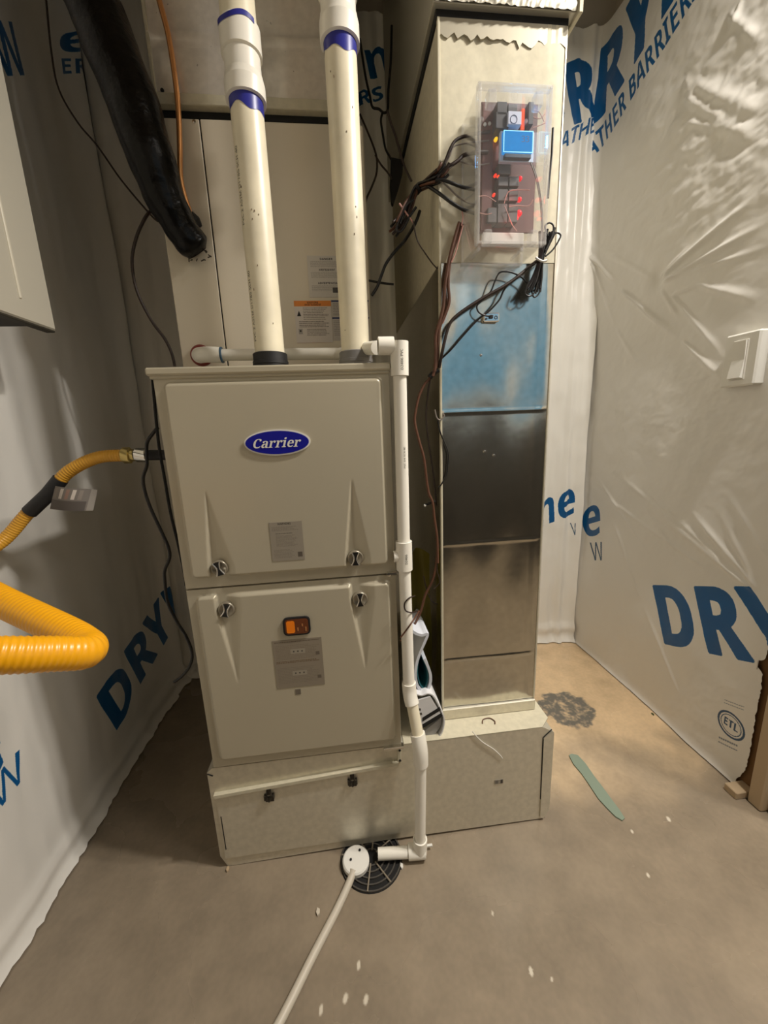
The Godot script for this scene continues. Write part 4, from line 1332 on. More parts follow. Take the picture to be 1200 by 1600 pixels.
	for q in leds:
		s = st()
		lathe(s, [Vector2(q[2], 0), Vector2(q[2], 0.004), Vector2(q[2] * 0.7, 0.0065), Vector2(0, 0.0075)], Vector3(q[0][0].x, q[0][0].y, -0.044), Vector3.BACK, 12, true)
		part("indicator_led", s, lamp_mat(q[1], q[3]), t)
	s = st(); rect_box(s, [Vector2(0.718, 1.638), Vector2(0.724, 1.604)], -0.034, -0.028)
	part("led_bar", s, lamp_mat(c8(255, 84, 30), 0.8), t)
	for q in [[Vector3(0.6985, 1.448, -0.028), Color(1.0, 0.05, 0.1)], [Vector3(0.704, 1.49, -0.028), Color(1.0, 0.05, 0.1)]]:
		var rl := OmniLight3D.new()
		rl.name = "indicator_light"
		rl.position = q[0]
		rl.light_color = q[1]
		rl.light_energy = 0.0004
		rl.light_size = 0.003
		rl.omni_range = 2.0
		rl.omni_attenuation = 2.0
		rl.shadow_enabled = true
		add_child(rl, true)
	s = st(); rect_box(s, [Vector2(0.648, 1.434), Vector2(0.733, 1.413)], -0.045, -0.035)
	part("white_block", s, mat(c8(206, 204, 196), 0.5), t)
	# wires inside
	for q in [[Vector3(0.636, 1.493, -0.03), Vector3(0.652, 1.494, -0.03), Vector3(0.671, 1.485, -0.03)], [Vector3(0.688, 1.482, -0.03), Vector3(0.696, 1.502, -0.03), Vector3(0.716, 1.506, -0.03), Vector3(0.739, 1.506, -0.03)], [Vector3(0.689, 1.478, -0.03), Vector3(0.694, 1.469, -0.03), Vector3(0.705, 1.447, -0.03), Vector3(0.716, 1.434, -0.03)], [Vector3(0.698, 1.477, -0.03), Vector3(0.717, 1.479, -0.03), Vector3(0.738, 1.479, -0.03), Vector3(0.747, 1.49, -0.03)], [Vector3(0.737, 1.637, -0.03), Vector3(0.752, 1.635, -0.03), Vector3(0.763, 1.62, -0.03)], [Vector3(0.737, 1.627, -0.03), Vector3(0.754, 1.624, -0.03), Vector3(0.764, 1.632, -0.03)], [Vector3(0.741, 1.609, -0.03), Vector3(0.754, 1.613, -0.03), Vector3(0.767, 1.618, -0.03)], [Vector3(0.639, 1.465, -0.03), Vector3(0.652, 1.463, -0.03), Vector3(0.663, 1.465, -0.03)]]:
		s = st(); tube(s, smooth_path(q, 5), 0.0008, 6)
		part("thin_wire", s, M.wire_pink, t)
	for q in [[Vector3(0.734, 1.547, -0.02), Vector3(0.747, 1.519, -0.02), Vector3(0.758, 1.476, -0.02), Vector3(0.762, 1.432, -0.02), Vector3(0.762, 1.404, -0.02)], [Vector3(0.74, 1.542, -0.02), Vector3(0.753, 1.509, -0.02), Vector3(0.762, 1.465, -0.02), Vector3(0.765, 1.418, -0.02)]]:
		s = st(); tube(s, smooth_path(q, 5), 0.0013, 6)
		part("dark_wire", s, M.wire_grey, t)
	s = st(); tube(s, [Vector3(0.792, 1.623, -0.05), Vector3(0.792, 1.58, -0.05), Vector3(0.789, 1.531, -0.05), Vector3(0.788, 1.503, -0.05)], 0.0022, 8)
	solo("black_rod", s, M.black, "thin black rod standing along the clear control box's right side", "rod")

func _circle(c: Vector3, r: float, n: int) -> Array:
	var o := []
	for k in n + 1:
		o.append(c + Vector3(cos(TAU * k / n), sin(TAU * k / n), 0) * r)
	return o

# ---------------------------------------------------------------- gas hose
func ribbed(path: Array, r: float, pitch: float, depth: float, seg := 20) -> SurfaceTool:
	# resampled so that each corrugation gets four rings
	var c := Curve3D.new()
	for p in path:
		c.add_point(p)
	var l := c.get_baked_length()
	var n := int(l / pitch * 4.0)
	var q := []
	for i in n + 1:
		q.append(c.sample_baked(l * i / n))
	var s := st()
	tube(s, q, func(u, a): return r - depth * (0.5 + 0.5 * cos(u * l / pitch * TAU)), seg)
	return s

func gas_hose() -> void:
	var t := thing("gas_hose", "yellow corrugated gas hose bent back on itself at the left, joined to the furnace", "hose", Vector3(-0.2, 0.9, 0.0))
	var fit := smooth_path([Vector3(-0.098, 1.0270, -0.05), Vector3(-0.150, 1.0250, -0.046), Vector3(-0.205, 1.0000, -0.040), Vector3(-0.245, 0.960, -0.034), Vector3(-0.290, 0.922, -0.030), Vector3(-0.335, 0.868, 0.0), Vector3(-0.375, 0.835, 0.10), Vector3(-0.372, 0.870, 0.20), [Vector3(-0.154, 0.893, 0.28)][0]], 12)
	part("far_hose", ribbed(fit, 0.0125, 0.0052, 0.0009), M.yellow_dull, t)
	# near hairpin bend
	var near: Array = [Vector3(-0.154, 0.893, 0.28), Vector3(-0.09, 0.872, 0.31), Vector3(-0.033, 0.855, 0.335), Vector3(0.013, 0.841, 0.355), Vector3(0.037, 0.835, 0.37), Vector3(0.05, 0.836, 0.385), Vector3(0.052, 0.84, 0.4), Vector3(0.037, 0.853, 0.42), Vector3(0.021, 0.863, 0.435), Vector3(-0.008, 0.878, 0.455)]
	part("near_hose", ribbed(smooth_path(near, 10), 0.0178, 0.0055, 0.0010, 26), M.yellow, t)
	# black label sleeve, tag, fittings and nipple
	var s := st()
	tube(s, smooth_path([Vector3(-0.222, 0.986, -0.0385), Vector3(-0.245, 0.960, -0.034), Vector3(-0.268, 0.940, -0.032), Vector3(-0.287, 0.924, -0.0305)], 6), 0.0139, 20)
	part("black_sleeve", s, M.rubber, t)
	var tag := [Vector3(-0.215, 0.976, -0.02), Vector3(-0.152, 0.962, -0.02), Vector3(-0.161, 0.922, -0.02), Vector3(-0.241, 0.93, -0.02)]
	s = st()
	grid(s, 16, 8, func(u, v):
		var a: Vector3 = tag[3].lerp(tag[2], u)
		var b: Vector3 = tag[0].lerp(tag[1], u)
		return a.lerp(b, v) + Vector3(0, 0, 0.012 * sin(u * 3.0 + v)))
	grid(s, 16, 8, func(u, v):
		var a: Vector3 = tag[2].lerp(tag[3], u)
		var b: Vector3 = tag[1].lerp(tag[0], u)
		return a.lerp(b, v) + Vector3(0, 0, 0.012 * sin((1.0 - u) * 3.0 + v) - 0.0006))
	var im := Image.create(120, 60, false, Image.FORMAT_RGB8)
	im.fill(c8(112, 106, 100))
	for k in 5:
		im.fill_rect(Rect2i(4 + k * 18, 4, 10, 26), [c8(120, 112, 104), c8(186, 178, 168), c8(136, 108, 96), c8(196, 188, 178), c8(130, 122, 114)][k])
	im.fill_rect(Rect2i(0, 34, 100, 26), c8(82, 76, 72))
	im.fill_rect(Rect2i(104, 0, 16, 60), c8(140, 134, 126))
	var tm := mat(Color.WHITE, 0.6)
	tm.albedo_texture = tex(im)
	part("paper_tag", s, tm, t)
	s = st()
	lathe(s, [Vector2(0.010, 0), Vector2(0.0165, 0), Vector2(0.0165, 0.014), Vector2(0.012, 0.015), Vector2(0.012, 0.022)], Vector3(-0.102, 1.027, -0.05), Vector3(1, -0.02, 0.0), 6)
	part("hex_nut", s, M.brass, t)
	s = st()
	lathe(s, [Vector2(0.011, 0), Vector2(0.0145, 0.002), Vector2(0.0145, 0.022), Vector2(0.011, 0.024)], Vector3(-0.079, 1.0265, -0.05), Vector3(1, -0.03, 0.0), 6)
	part("union_nut", s, M.chrome, t)
	s = st(); tube(s, [Vector3(-0.058, 1.0255, -0.05), Vector3(0.002, 1.0235, -0.05)], 0.0105, 20)
	solo("gas_nipple", s, M.rubber, "short black threaded pipe nipple entering the furnace's left side", "pipe fitting")

# ---------------------------------------------------------------- cabinet on the left wall
func left_cabinet() -> void:
	var t := thing("wall_cabinet", "grey beige metal wall cabinet at the upper left edge, hung over the plastic sheet", "cabinet", Vector3(-0.41, 1.28, 0.15))
	var s := st()
	box(s, Vector3(-0.405, 1.302, -0.150), Vector3(-0.266, 1.90, 0.50), 0.006)
	part("body", s, mat(c8(168, 164, 152), 0.45), t)
	s = st()
	box(s, Vector3(-0.270, 1.289, -0.167), Vector3(-0.250, 1.92, 0.52), 0.007)
	var c := part("cover", s, mat(c8(186, 181, 166), 0.4), t)
	s = st()
	box(s, Vector3(-0.2515, 1.33, -0.080), Vector3(-0.2475, 1.80, -0.0745), 0.0018)
	part("door_edge_highlight", s, mat(c8(214, 208, 190), 0.25), c)  # raised door edge, paler than the cover to carry a painted highlight streak
	s = st()
	tube(s, smooth_path([Vector3(-0.36, 1.30, -0.12), Vector3(-0.36, 1.282, -0.11), Vector3(-0.36, 1.278, -0.05), Vector3(-0.36, 1.276, 0.2)], 5), 0.02, 16)
	part("bottom_rail", s, mat(c8(48, 44, 36), 0.6), t)
	s = st(); box(s, Vector3(-0.404, 1.298, -0.149), Vector3(-0.268, 1.304, 0.50), 0.001)  # body and cover undersides painted dark, shade put into the colour
	part("underside_shade", s, mat(c8(40, 36, 28), 0.6), t)
	s = st(); box(s, Vector3(-0.269, 1.2875, -0.162), Vector3(-0.2515, 1.292, 0.515), 0.001)
	part("bottom_edge", s, mat(c8(52, 48, 38), 0.6), t)

# ---------------------------------------------------------------- light switch
func light_switch() -> void:
	var t := thing("light_switch", "white rocker light switch on the wrinkled sheet of the right wall", "light switch", Vector3(1.42, 1.2, -0.166))
	var s := st()
	box(s, Vector3(1.400, 1.134, -0.212), Vector3(1.432, 1.268, -0.120), 0.004)
	part("wall_plate", s, M.white, t)
	s = st(); box(s, Vector3(1.3975, 1.150, -0.186), Vector3(1.402, 1.250, -0.146), 0.001)
	part("switch_frame", s, mat(c8(206, 202, 192), 0.4), t)
	s = st()
	prism(s, [Vector2(1.399, 1.153), Vector2(1.389, 1.155), Vector2(1.396, 1.200), Vector2(1.3935, 1.247), Vector2(1.399, 1.247)], func(v: Vector2, d: float): return Vector3(v.x, v.y, d), -0.183, -0.149)
	part("rocker", s, M.white, t)

# ---------------------------------------------------------------- wires
func wires() -> void:
	# left of the furnace
	cable("sensor_wire", [Vector3(-0.272, 2.058, -0.4), Vector3(-0.281, 1.961, -0.4), Vector3(-0.279, 1.886, -0.4), Vector3(-0.249, 1.82, -0.4), Vector3(-0.213, 1.773, -0.4), Vector3(-0.169, 1.7, -0.4), Vector3(-0.115, 1.629, -0.4), Vector3(-0.096, 1.609, -0.4)], 0.0022, M.brown_dark, "thin dark wire slanting down in front of the left wall to the black insulated pipe")
	cable("thermostat_cable", [Vector3(-0.026, 1.639, -0.3), Vector3(-0.056, 1.599, -0.3), Vector3(-0.079, 1.567, -0.285), Vector3(-0.108, 1.522, -0.285), Vector3(-0.126, 1.47, -0.285), Vector3(-0.125, 1.407, -0.285), Vector3(-0.103, 1.343, -0.285), Vector3(-0.077, 1.298, -0.285), Vector3(-0.066, 1.265, -0.285), Vector3(-0.063, 1.234, -0.285)], 0.0036, M.brown_dark, "brown cable hanging from the black insulated pipe down to the furnace lid")
	cable("power_cable", [Vector3(-0.018, 1.08, -0.03), Vector3(-0.028, 1.07, -0.03), Vector3(-0.043, 1.051, -0.03), Vector3(-0.048, 1.025, -0.03), Vector3(-0.051, 1.005, -0.03), Vector3(-0.061, 0.983, -0.03), Vector3(-0.063, 0.957, -0.03), Vector3(-0.057, 0.917, -0.03), Vector3(-0.044, 0.868, -0.03), Vector3(-0.035, 0.832, -0.03), Vector3(-0.036, 0.808, -0.03), Vector3(-0.049, 0.783, -0.03), Vector3(-0.053, 0.761, -0.03), Vector3(-0.055, 0.709, -0.03), Vector3(-0.043, 0.662, -0.03), Vector3(-0.028, 0.622, -0.03), Vector3(-0.021, 0.581, -0.03), Vector3(-0.03, 0.55, -0.03), Vector3(-0.05, 0.526, -0.03), Vector3(-0.07, 0.512, -0.03)], 0.0034, M.black, "black cable looping down beside the furnace's left edge to the floor")
	cable("edge_cable", [Vector3(-0.006, 1.172, -0.012), Vector3(-0.011, 1.101, -0.012), Vector3(-0.014, 1.04, -0.012), Vector3(-0.013, 0.983, -0.012), Vector3(-0.012, 0.911, -0.012), Vector3(-0.007, 0.842, -0.012), Vector3(-0.004, 0.786, -0.012), Vector3(-0.004, 0.75, -0.012)], 0.0030, M.black_matte, "dark cable running tight along the furnace's left edge")
	# between the right vent pipe and the tall duct
	cable("hanging_wire", [Vector3(0.457, 2.063, -0.45), Vector3(0.468, 1.984, -0.45), Vector3(0.478, 1.939, -0.45), Vector3(0.484, 1.914, -0.45), Vector3(0.501, 1.91, -0.45), Vector3(0.515, 1.902, -0.45), Vector3(0.526, 1.911, -0.45), Vector3(0.529, 1.955, -0.45), Vector3(0.537, 2.012, -0.45), Vector3(0.543, 2.095, -0.45)], 0.0032, M.black, "black wire hanging in a kinked loop high between right vent pipe and tall duct", "wires in the dark gap")
	cable("hanging_wire", [Vector3(0.512, 1.905, -0.45), Vector3(0.506, 1.884, -0.45), Vector3(0.51, 1.852, -0.45), Vector3(0.516, 1.819, -0.45), Vector3(0.526, 1.802, -0.45), Vector3(0.534, 1.789, -0.45)], 0.0030, M.black, "black wire dropping straight from the kinked loop to the black foam scrap", "wires in the dark gap")
	cable("hanging_wire", [Vector3(0.502, 1.808, -0.3), Vector3(0.509, 1.785, -0.3), Vector3(0.521, 1.754, -0.3), Vector3(0.534, 1.713, -0.3), Vector3(0.544, 1.686, -0.3), Vector3(0.558, 1.661, -0.3)], 0.0028, M.brown_dark, "dark brown wire slanting from the kinked loop down to the tied wire knot", "wires in the dark gap")
	cable("hanging_wire", [Vector3(0.441, 1.837, -0.36), Vector3(0.455, 1.808, -0.36), Vector3(0.473, 1.767, -0.36), Vector3(0.48, 1.739, -0.36), Vector3(0.477, 1.707, -0.36), Vector3(0.462, 1.675, -0.36), Vector3(0.448, 1.649, -0.36), Vector3(0.445, 1.622, -0.36), Vector3(0.445, 1.592, -0.36)], 0.0026, M.brown_dark, "thin curved wire bowing out beside the right vent pipe", "wires in the dark gap")
	cable("hanging_wire", [Vector3(0.476, 1.75, -0.36), Vector3(0.491, 1.728, -0.36), Vector3(0.508, 1.711, -0.36), Vector3(0.517, 1.697, -0.36)], 0.0024, M.brown_dark, "short thin wire branching off the bowed wire towards the black foam scrap", "wires in the dark gap")
	var s := st()
	prism(s, [Vector2(0.523, 1.766), Vector2(0.556, 1.761), Vector2(0.552, 1.727), Vector2(0.54, 1.692), Vector2(0.525, 1.655), Vector2(0.52, 1.661), Vector2(0.518, 1.703)], xy, -0.406, -0.394)
	solo("foam_scrap", s, M.black_matte, "black pointed scrap of foam hanging behind the wires beside the tall duct", "foam scrap")
	# the knot
	var hub := smooth_path([Vector3(0.484, 1.471, -0.11), Vector3(0.498, 1.49, -0.11), Vector3(0.511, 1.511, -0.11), Vector3(0.523, 1.532, -0.11), Vector3(0.536, 1.548, -0.11), Vector3(0.55, 1.546, -0.09), Vector3(0.562, 1.539, -0.056), Vector3(0.574, 1.548, -0.052)], 6)
	var kn := thing("wire_knot", "knot of bundled brown and black wires in front of the tall duct's left side", "wire bundle", Vector3(0.53, 1.54, -0.11))
	for k in 9:
		var sp := []
		for i in hub.size():
			var u := float(i) / (hub.size() - 1)
			var a := TAU * k / 9.0 + u * 3.0
			var rr := 0.004 + 0.007 * absf(u - 0.55) * 2.0 + 0.002 * sin(k * 3.0 + u * 9.0)
			sp.append(hub[i] + Vector3(cos(a) * rr, sin(a) * rr * 0.7, sin(a) * rr))
		s = st(); tube(s, sp, 0.0026, 7)
		part("strand", s, [M.brown_dark, M.black, M.brown][k % 3], kn)
	for i in [22, 24]:
		s = st(); tube(s, [hub[i - 1], hub[i], hub[i + 1]], 0.0085, 12)
		part("tie_wrap", s, M.black_matte, kn)
	var lx := 0.618 
	cable("lead_wire", [Vector3(0.562, 1.541, -0.056), Vector3(0.575, 1.56, -0.054), Vector3(0.586, 1.583, -0.05), Vector3(0.596, 1.596, -0.05), Vector3(0.612, 1.603, -0.05), Vector3(0.635, 1.602, -0.04), Vector3(0.66, 1.606, -0.04)], 0.0030, M.brown_dark, "topmost dark lead arching from the wire knot into the clear box", "leads into the clear box")
	cable("lead_wire", [Vector3(0.56, 1.536, -0.056), Vector3(0.575, 1.55, -0.054), Vector3(0.589, 1.556, -0.05), Vector3(0.602, 1.564, -0.05), Vector3(0.612, 1.572, -0.05), Vector3(0.629, 1.571, -0.04), Vector3(0.657, 1.573, -0.04)], 0.0036, M.brown_dark, "second dark lead from the top, from the wire knot into the clear box", "leads into the clear box")
	cable("lead_wire", [Vector3(0.557, 1.533, -0.056), Vector3(0.572, 1.532, -0.054), Vector3(0.589, 1.525, -0.05), Vector3(0.609, 1.519, -0.05), Vector3(0.634, 1.512, -0.045)], 0.0032, M.black, "thick black lead running level from the wire knot to the clear box's side", "leads into the clear box")
	cable("lead_wire", [Vector3(0.549, 1.541, -0.09), Vector3(0.567, 1.508, -0.055), Vector3(0.591, 1.49, -0.05), Vector3(0.615, 1.479, -0.05), Vector3(0.634, 1.472, -0.045)], 0.0034, M.black, "lowest thick black lead slanting from the wire knot to the clear box's side", "leads into the clear box")
	cable("lead_wire", [Vector3(0.567, 1.532, -0.056), Vector3(0.582, 1.521, -0.055), Vector3(0.601, 1.506, -0.055), Vector3(0.619, 1.496, -0.055), Vector3(0.637, 1.492, -0.055)], 0.0016, M.wire_grey, "thin grey lead between the two thick black leads to the clear box", "leads into the clear box")
	cable("lead_wire", [Vector3(0.57, 1.55, -0.056), Vector3(0.584, 1.569, -0.05), Vector3(0.593, 1.586, -0.05), Vector3(0.609, 1.591, -0.05), Vector3(0.635, 1.589, -0.04), Vector3(0.659, 1.592, -0.04)], 0.0013, M.wire_grey, "thin grey lead just below the topmost arching lead", "leads into the clear box")
	cable("lead_wire", [Vector3(0.573, 1.545, -0.056), Vector3(0.586, 1.551, -0.05), Vector3(0.602, 1.562, -0.05), Vector3(0.62, 1.558, -0.05), Vector3(0.639, 1.551, -0.04), Vector3(0.66, 1.554, -0.04)], 0.0013, M.wire_grey, "thin grey lead just below the second dark lead", "leads into the clear box")
	# below the knot
	cable("down_cable", [Vector3(0.537, 1.505, -0.11), Vector3(0.526, 1.481, -0.11), Vector3(0.512, 1.47, -0.16), Vector3(0.488, 1.447, -0.16), Vector3(0.468, 1.423, -0.16), Vector3(0.457, 1.4, -0.16), Vector3(0.446, 1.376, -0.16), Vector3(0.433, 1.358, -0.16)], 0.0034, M.black, "black cable slanting from the wire knot down to the coil casing's right edge")
	cable("cross_cable", [Vector3(0.44, 1.436, -0.3), Vector3(0.463, 1.432, -0.3), Vector3(0.483, 1.429, -0.3), Vector3(0.505, 1.427, -0.3)], 0.0028, M.black, "short black cable crossing level behind the slanting black cable")
	cable("loop_wire", [Vector3(0.522, 1.52, -0.1), Vector3(0.508, 1.511, -0.1), Vector3(0.497, 1.494, -0.1), Vector3(0.487, 1.476, -0.1), Vector3(0.485, 1.464, -0.1), Vector3(0.493, 1.462, -0.1), Vector3(0.503, 1.473, -0.1), Vector3(0.513, 1.49, -0.1), Vector3(0.527, 1.507, -0.1)], 0.0026, M.black, "black wire loop hanging from the wire knot")
	cable("loop_wire", [Vector3(0.492, 1.513, -0.1), Vector3(0.505, 1.497, -0.1), Vector3(0.516, 1.484, -0.1), Vector3(0.521, 1.478, -0.1)], 0.0018, M.wire_pink, "pale short stripped wire end beside the black wire loop")
	cable("side_wire", [Vector3(0.518, 1.477, -0.09), Vector3(0.526, 1.442, -0.09), Vector3(0.542, 1.418, -0.09), Vector3(0.558, 1.398, -0.09), Vector3(0.572, 1.383, -0.09), Vector3(0.578, 1.363, -0.09), Vector3(0.586, 1.348, -0.09), Vector3(0.594, 1.336, -0.09)], 0.0014, M.brown_dark, "thin brown wire running from the wire knot to the tall duct's left edge")
	# brown thermostat cables at the duct edge
	var a := thing("brown_cable_bundle", "bundle of brown cables hanging along the tall duct's left edge below the clear box", "cable bundle", Vector3(0.58, 1.3, -0.06))
	for q in [[Vector3(0.612, 1.458, -0.058), Vector3(0.602, 1.433, -0.058), Vector3(0.591, 1.406, -0.058), Vector3(0.585, 1.377, -0.058), Vector3(0.583, 1.347, -0.058), Vector3(0.585, 1.316, -0.058), Vector3(0.577, 1.292, -0.058), Vector3(0.564, 1.264, -0.058), Vector3(0.56, 1.229, -0.058), Vector3(0.558, 1.197, -0.058), Vector3(0.548, 1.167, -0.058)], [Vector3(0.606, 1.46, -0.056), Vector3(0.597, 1.434, -0.056), Vector3(0.588, 1.405, -0.056), Vector3(0.581, 1.376, -0.056), Vector3(0.575, 1.34, -0.056), Vector3(0.572, 1.306, -0.056), Vector3(0.565, 1.279, -0.056), Vector3(0.555, 1.247, -0.056), Vector3(0.555, 1.209, -0.056), Vector3(0.552, 1.177, -0.056)]]:
		s = st(); tube(s, smooth_path(q, 5), 0.0036, 8)
		part("cable", s, M.brown, a)
	for q in [[Vector3(0.612, 1.453, -0.052), Vector3(0.605, 1.43, -0.052), Vector3(0.597, 1.404, -0.052), Vector3(0.588, 1.386, -0.052)], [Vector3(0.61, 1.478, -0.052), Vector3(0.612, 1.467, -0.052), Vector3(0.609, 1.453, -0.052)], [Vector3(0.586, 1.331, -0.06), Vector3(0.587, 1.311, -0.06), Vector3(0.579, 1.29, -0.06), Vector3(0.572, 1.273, -0.06)]]:
		s = st(); tube(s, smooth_path(q, 5), 0.0014, 6)
		part("loose_strand", s, M.wire_pink, a)
	s = st(); tube(s, [Vector3(0.561, 1.18, -0.062), Vector3(0.549, 1.172, -0.062), Vector3(0.542, 1.165, -0.062)], 0.006, 10)
	part("cable_tie", s, M.black, a)
	cable("low_cable", [Vector3(0.55, 1.17, -0.064), Vector3(0.532, 1.152, -0.064), Vector3(0.519, 1.128, -0.064), Vector3(0.511, 1.098, -0.064), Vector3(0.508, 1.071, -0.064), Vector3(0.517, 1.029, -0.064), Vector3(0.527, 0.992, -0.064), Vector3(0.532, 0.948, -0.064), Vector3(0.537, 0.911, -0.064), Vector3(0.546, 0.888, -0.064), Vector3(0.55, 0.849, -0.064), Vector3(0.556, 0.799, -0.064), Vector3(0.557, 0.738, -0.064)], 0.0030, M.brown, "brown cable looping down the dark gap beside the duct, pink in places")
	cable("low_cable", [Vector3(0.548, 1.167, -0.08), Vector3(0.541, 1.126, -0.08), Vector3(0.537, 1.077, -0.08), Vector3(0.543, 1.02, -0.08), Vector3(0.551, 0.961, -0.08), Vector3(0.556, 0.915, -0.08), Vector3(0.559, 0.876, -0.08)], 0.0020, M.brown_dark, "thin dark wire hanging straight down the dark gap beside the duct")
	cable("low_cable", [Vector3(0.553, 1.097, -0.062), Vector3(0.557, 1.08, -0.062), Vector3(0.565, 1.074, -0.062), Vector3(0.574, 1.082, -0.062), Vector3(0.571, 1.088, -0.062)], 0.0016, M.wire_grey, "small grey wire hook around the duct's left edge")
	cable("low_cable", [Vector3(0.56, 1.075, -0.064), Vector3(0.564, 1.052, -0.064), Vector3(0.574, 1.026, -0.064), Vector3(0.583, 1.003, -0.064), Vector3(0.583, 0.98, -0.064), Vector3(0.579, 0.95, -0.064), Vector3(0.568, 0.93, -0.064), Vector3(0.56, 0.922, -0.064)], 0.0017, M.black, "thin black wire bowing out in front of the tall duct's left edge")
	s = st(); tube(s, [Vector3(0.554, 0.889, -0.07), Vector3(0.541, 0.885, -0.07), Vector3(0.529, 0.882, -0.07)], 0.0028, 8)
	var wt := solo("wire_nut", s, M.black, "small dark wire connector with pale tip in the gap left of the duct", "connector")
	s = st(); lathe(s, [Vector2(0.0032, 0), Vector2(0.0032, 0.004), Vector2(0, 0.005)], [Vector3(0.531, 0.881, -0.07)][0], Vector3(-1, -0.2, 0.1), 10)
	part("pale_tip", s, M.white, wt)
	cable("low_cable", [Vector3(0.56, 0.789, -0.075), Vector3(0.557, 0.742, -0.075), Vector3(0.547, 0.693, -0.075), Vector3(0.527, 0.652, -0.075), Vector3(0.515, 0.61, -0.075), Vector3(0.499, 0.577, -0.075), Vector3(0.479, 0.553, -0.075), Vector3(0.462, 0.533, -0.075)], 0.0032, M.brown, "brown cable end dropping out of the gap across the white drain pipe")
	cable("low_cable", [Vector3(0.491, 0.678, -0.02), Vector3(0.47, 0.698, 0.03), Vector3(0.459, 0.686, 0.03), Vector3(0.46, 0.67, 0.03), Vector3(0.472, 0.663, 0.03), Vector3(0.496, 0.639, -0.02)], 0.0016, M.brown_dark, "small brown wire loop curling in front of the white drain pipe")
	cable("low_cable", [Vector3(0.502, 0.634, -0.03), Vector3(0.474, 0.641, 0.032), Vector3(0.459, 0.621, 0.032), Vector3(0.447, 0.606, 0.032)], 0.0018, M.brown, "thin brown wire lying across the white drain pipe below the small loop")
	cable("low_cable", [Vector3(0.557, 0.754, -0.064), Vector3(0.555, 0.721, -0.064), Vector3(0.561, 0.696, -0.064), Vector3(0.56, 0.685, -0.064), Vector3(0.547, 0.672, -0.064)], 0.0014, M.brown_dark, "thin kinked wire at the duct's lower left edge")
	cable("low_cable", [Vector3(0.525, 0.701, -0.08), Vector3(0.534, 0.658, -0.08), Vector3(0.547, 0.631, -0.08), Vector3(0.56, 0.623, -0.08)], 0.0014, M.brown_dark, "thin wire crossing the yellow sheet in the gap")
	# black coil of cable at the duct's right
	var coil := thing("cable_coil", "coil of thin black cable tied with a white tie at the duct's right edge", "cable", Vector3(0.77, 1.36, -0.04))
	for k in 9:
		var dx := -6.0 + 1.6 * k
		var o := Vector3(0.0016 * (k - 4), 0, 0.002 * ((k * 5) % 4))
		var q: Array = [Vector3(0.785, 1.439, -0.04), Vector3(0.779, 1.412, -0.04), Vector3(0.772, 1.385, -0.04), Vector3(0.766, 1.351, -0.04), Vector3(0.758, 1.328, -0.04)]
		var lp := []
		for i in q.size():
			var sp: float = [2.6, 1.4, 0.5, 1.6, 2.6][i]
			lp.append(q[i] + Vector3(o.x * sp, 0.004 * sin(k * 2.0) * (1.0 if i == 0 or i == 4 else 0.0), o.z))
		s = st(); tube(s, smooth_path(lp, 5), 0.0026, 8)
		part("cable_turn", s, M.black, coil)
	for q in [[Vector3(0.781, 1.427, -0.03), Vector3(0.774, 1.443, -0.03), Vector3(0.783, 1.45, -0.03), Vector3(0.792, 1.444, -0.03), Vector3(0.789, 1.425, -0.03), Vector3(0.777, 1.4, -0.03)], [Vector3(0.784, 1.416, -0.03), Vector3(0.797, 1.432, -0.03), Vector3(0.808, 1.429, -0.03), Vector3(0.805, 1.419, -0.03), Vector3(0.793, 1.402, -0.03), Vector3(0.778, 1.39, -0.03)], [Vector3(0.764, 1.343, -0.03), Vector3(0.759, 1.325, -0.03), Vector3(0.748, 1.316, -0.03), Vector3(0.737, 1.322, -0.03), Vector3(0.744, 1.343, -0.03)], [Vector3(0.753, 1.331, -0.035), Vector3(0.759, 1.316, -0.035), Vector3(0.77, 1.323, -0.035), Vector3(0.774, 1.345, -0.035)]]:
		s = st(); tube(s, smooth_path(q, 5), 0.0017, 7)
		part("cable_turn", s, M.black, coil)
	s = st()
	tube(s, smooth_path([Vector3(0.756, 1.387, -0.028), Vector3(0.763, 1.383, -0.028), Vector3(0.772, 1.38, -0.028), Vector3(0.78, 1.382, -0.028)], 4), 0.0022, 8)
	part("white_tie", s, M.white, coil)
	cable("sensor_lead", [Vector3(0.767, 1.386, -0.035), Vector3(0.753, 1.377, -0.05), Vector3(0.726, 1.357, -0.05), Vector3(0.696, 1.339, -0.05), Vector3(0.663, 1.323, -0.05), Vector3(0.628, 1.304, -0.05), Vector3(0.601, 1.287, -0.05), Vector3(0.586, 1.273, -0.05), Vector3(0.577, 1.252, -0.05), Vector3(0.568, 1.217, -0.05), Vector3(0.563, 1.184, -0.06)], 0.0034, M.brown_dark, "thick dark sensor lead sweeping from the cable coil down to the duct's left edge", "sensor leads across the duct")
	cable("sensor_lead", [Vector3(0.759, 1.378, -0.035), Vector3(0.736, 1.366, -0.055), Vector3(0.713, 1.348, -0.055), Vector3(0.701, 1.333, -0.055), Vector3(0.693, 1.317, -0.055), Vector3(0.672, 1.296, -0.055), Vector3(0.646, 1.278, -0.055), Vector3(0.616, 1.249, -0.055), Vector3(0.588, 1.22, -0.055), Vector3(0.57, 1.204, -0.064)], 0.0020, M.black, "thin black sensor lead running below the thick dark one across the duct", "sensor leads across the duct")
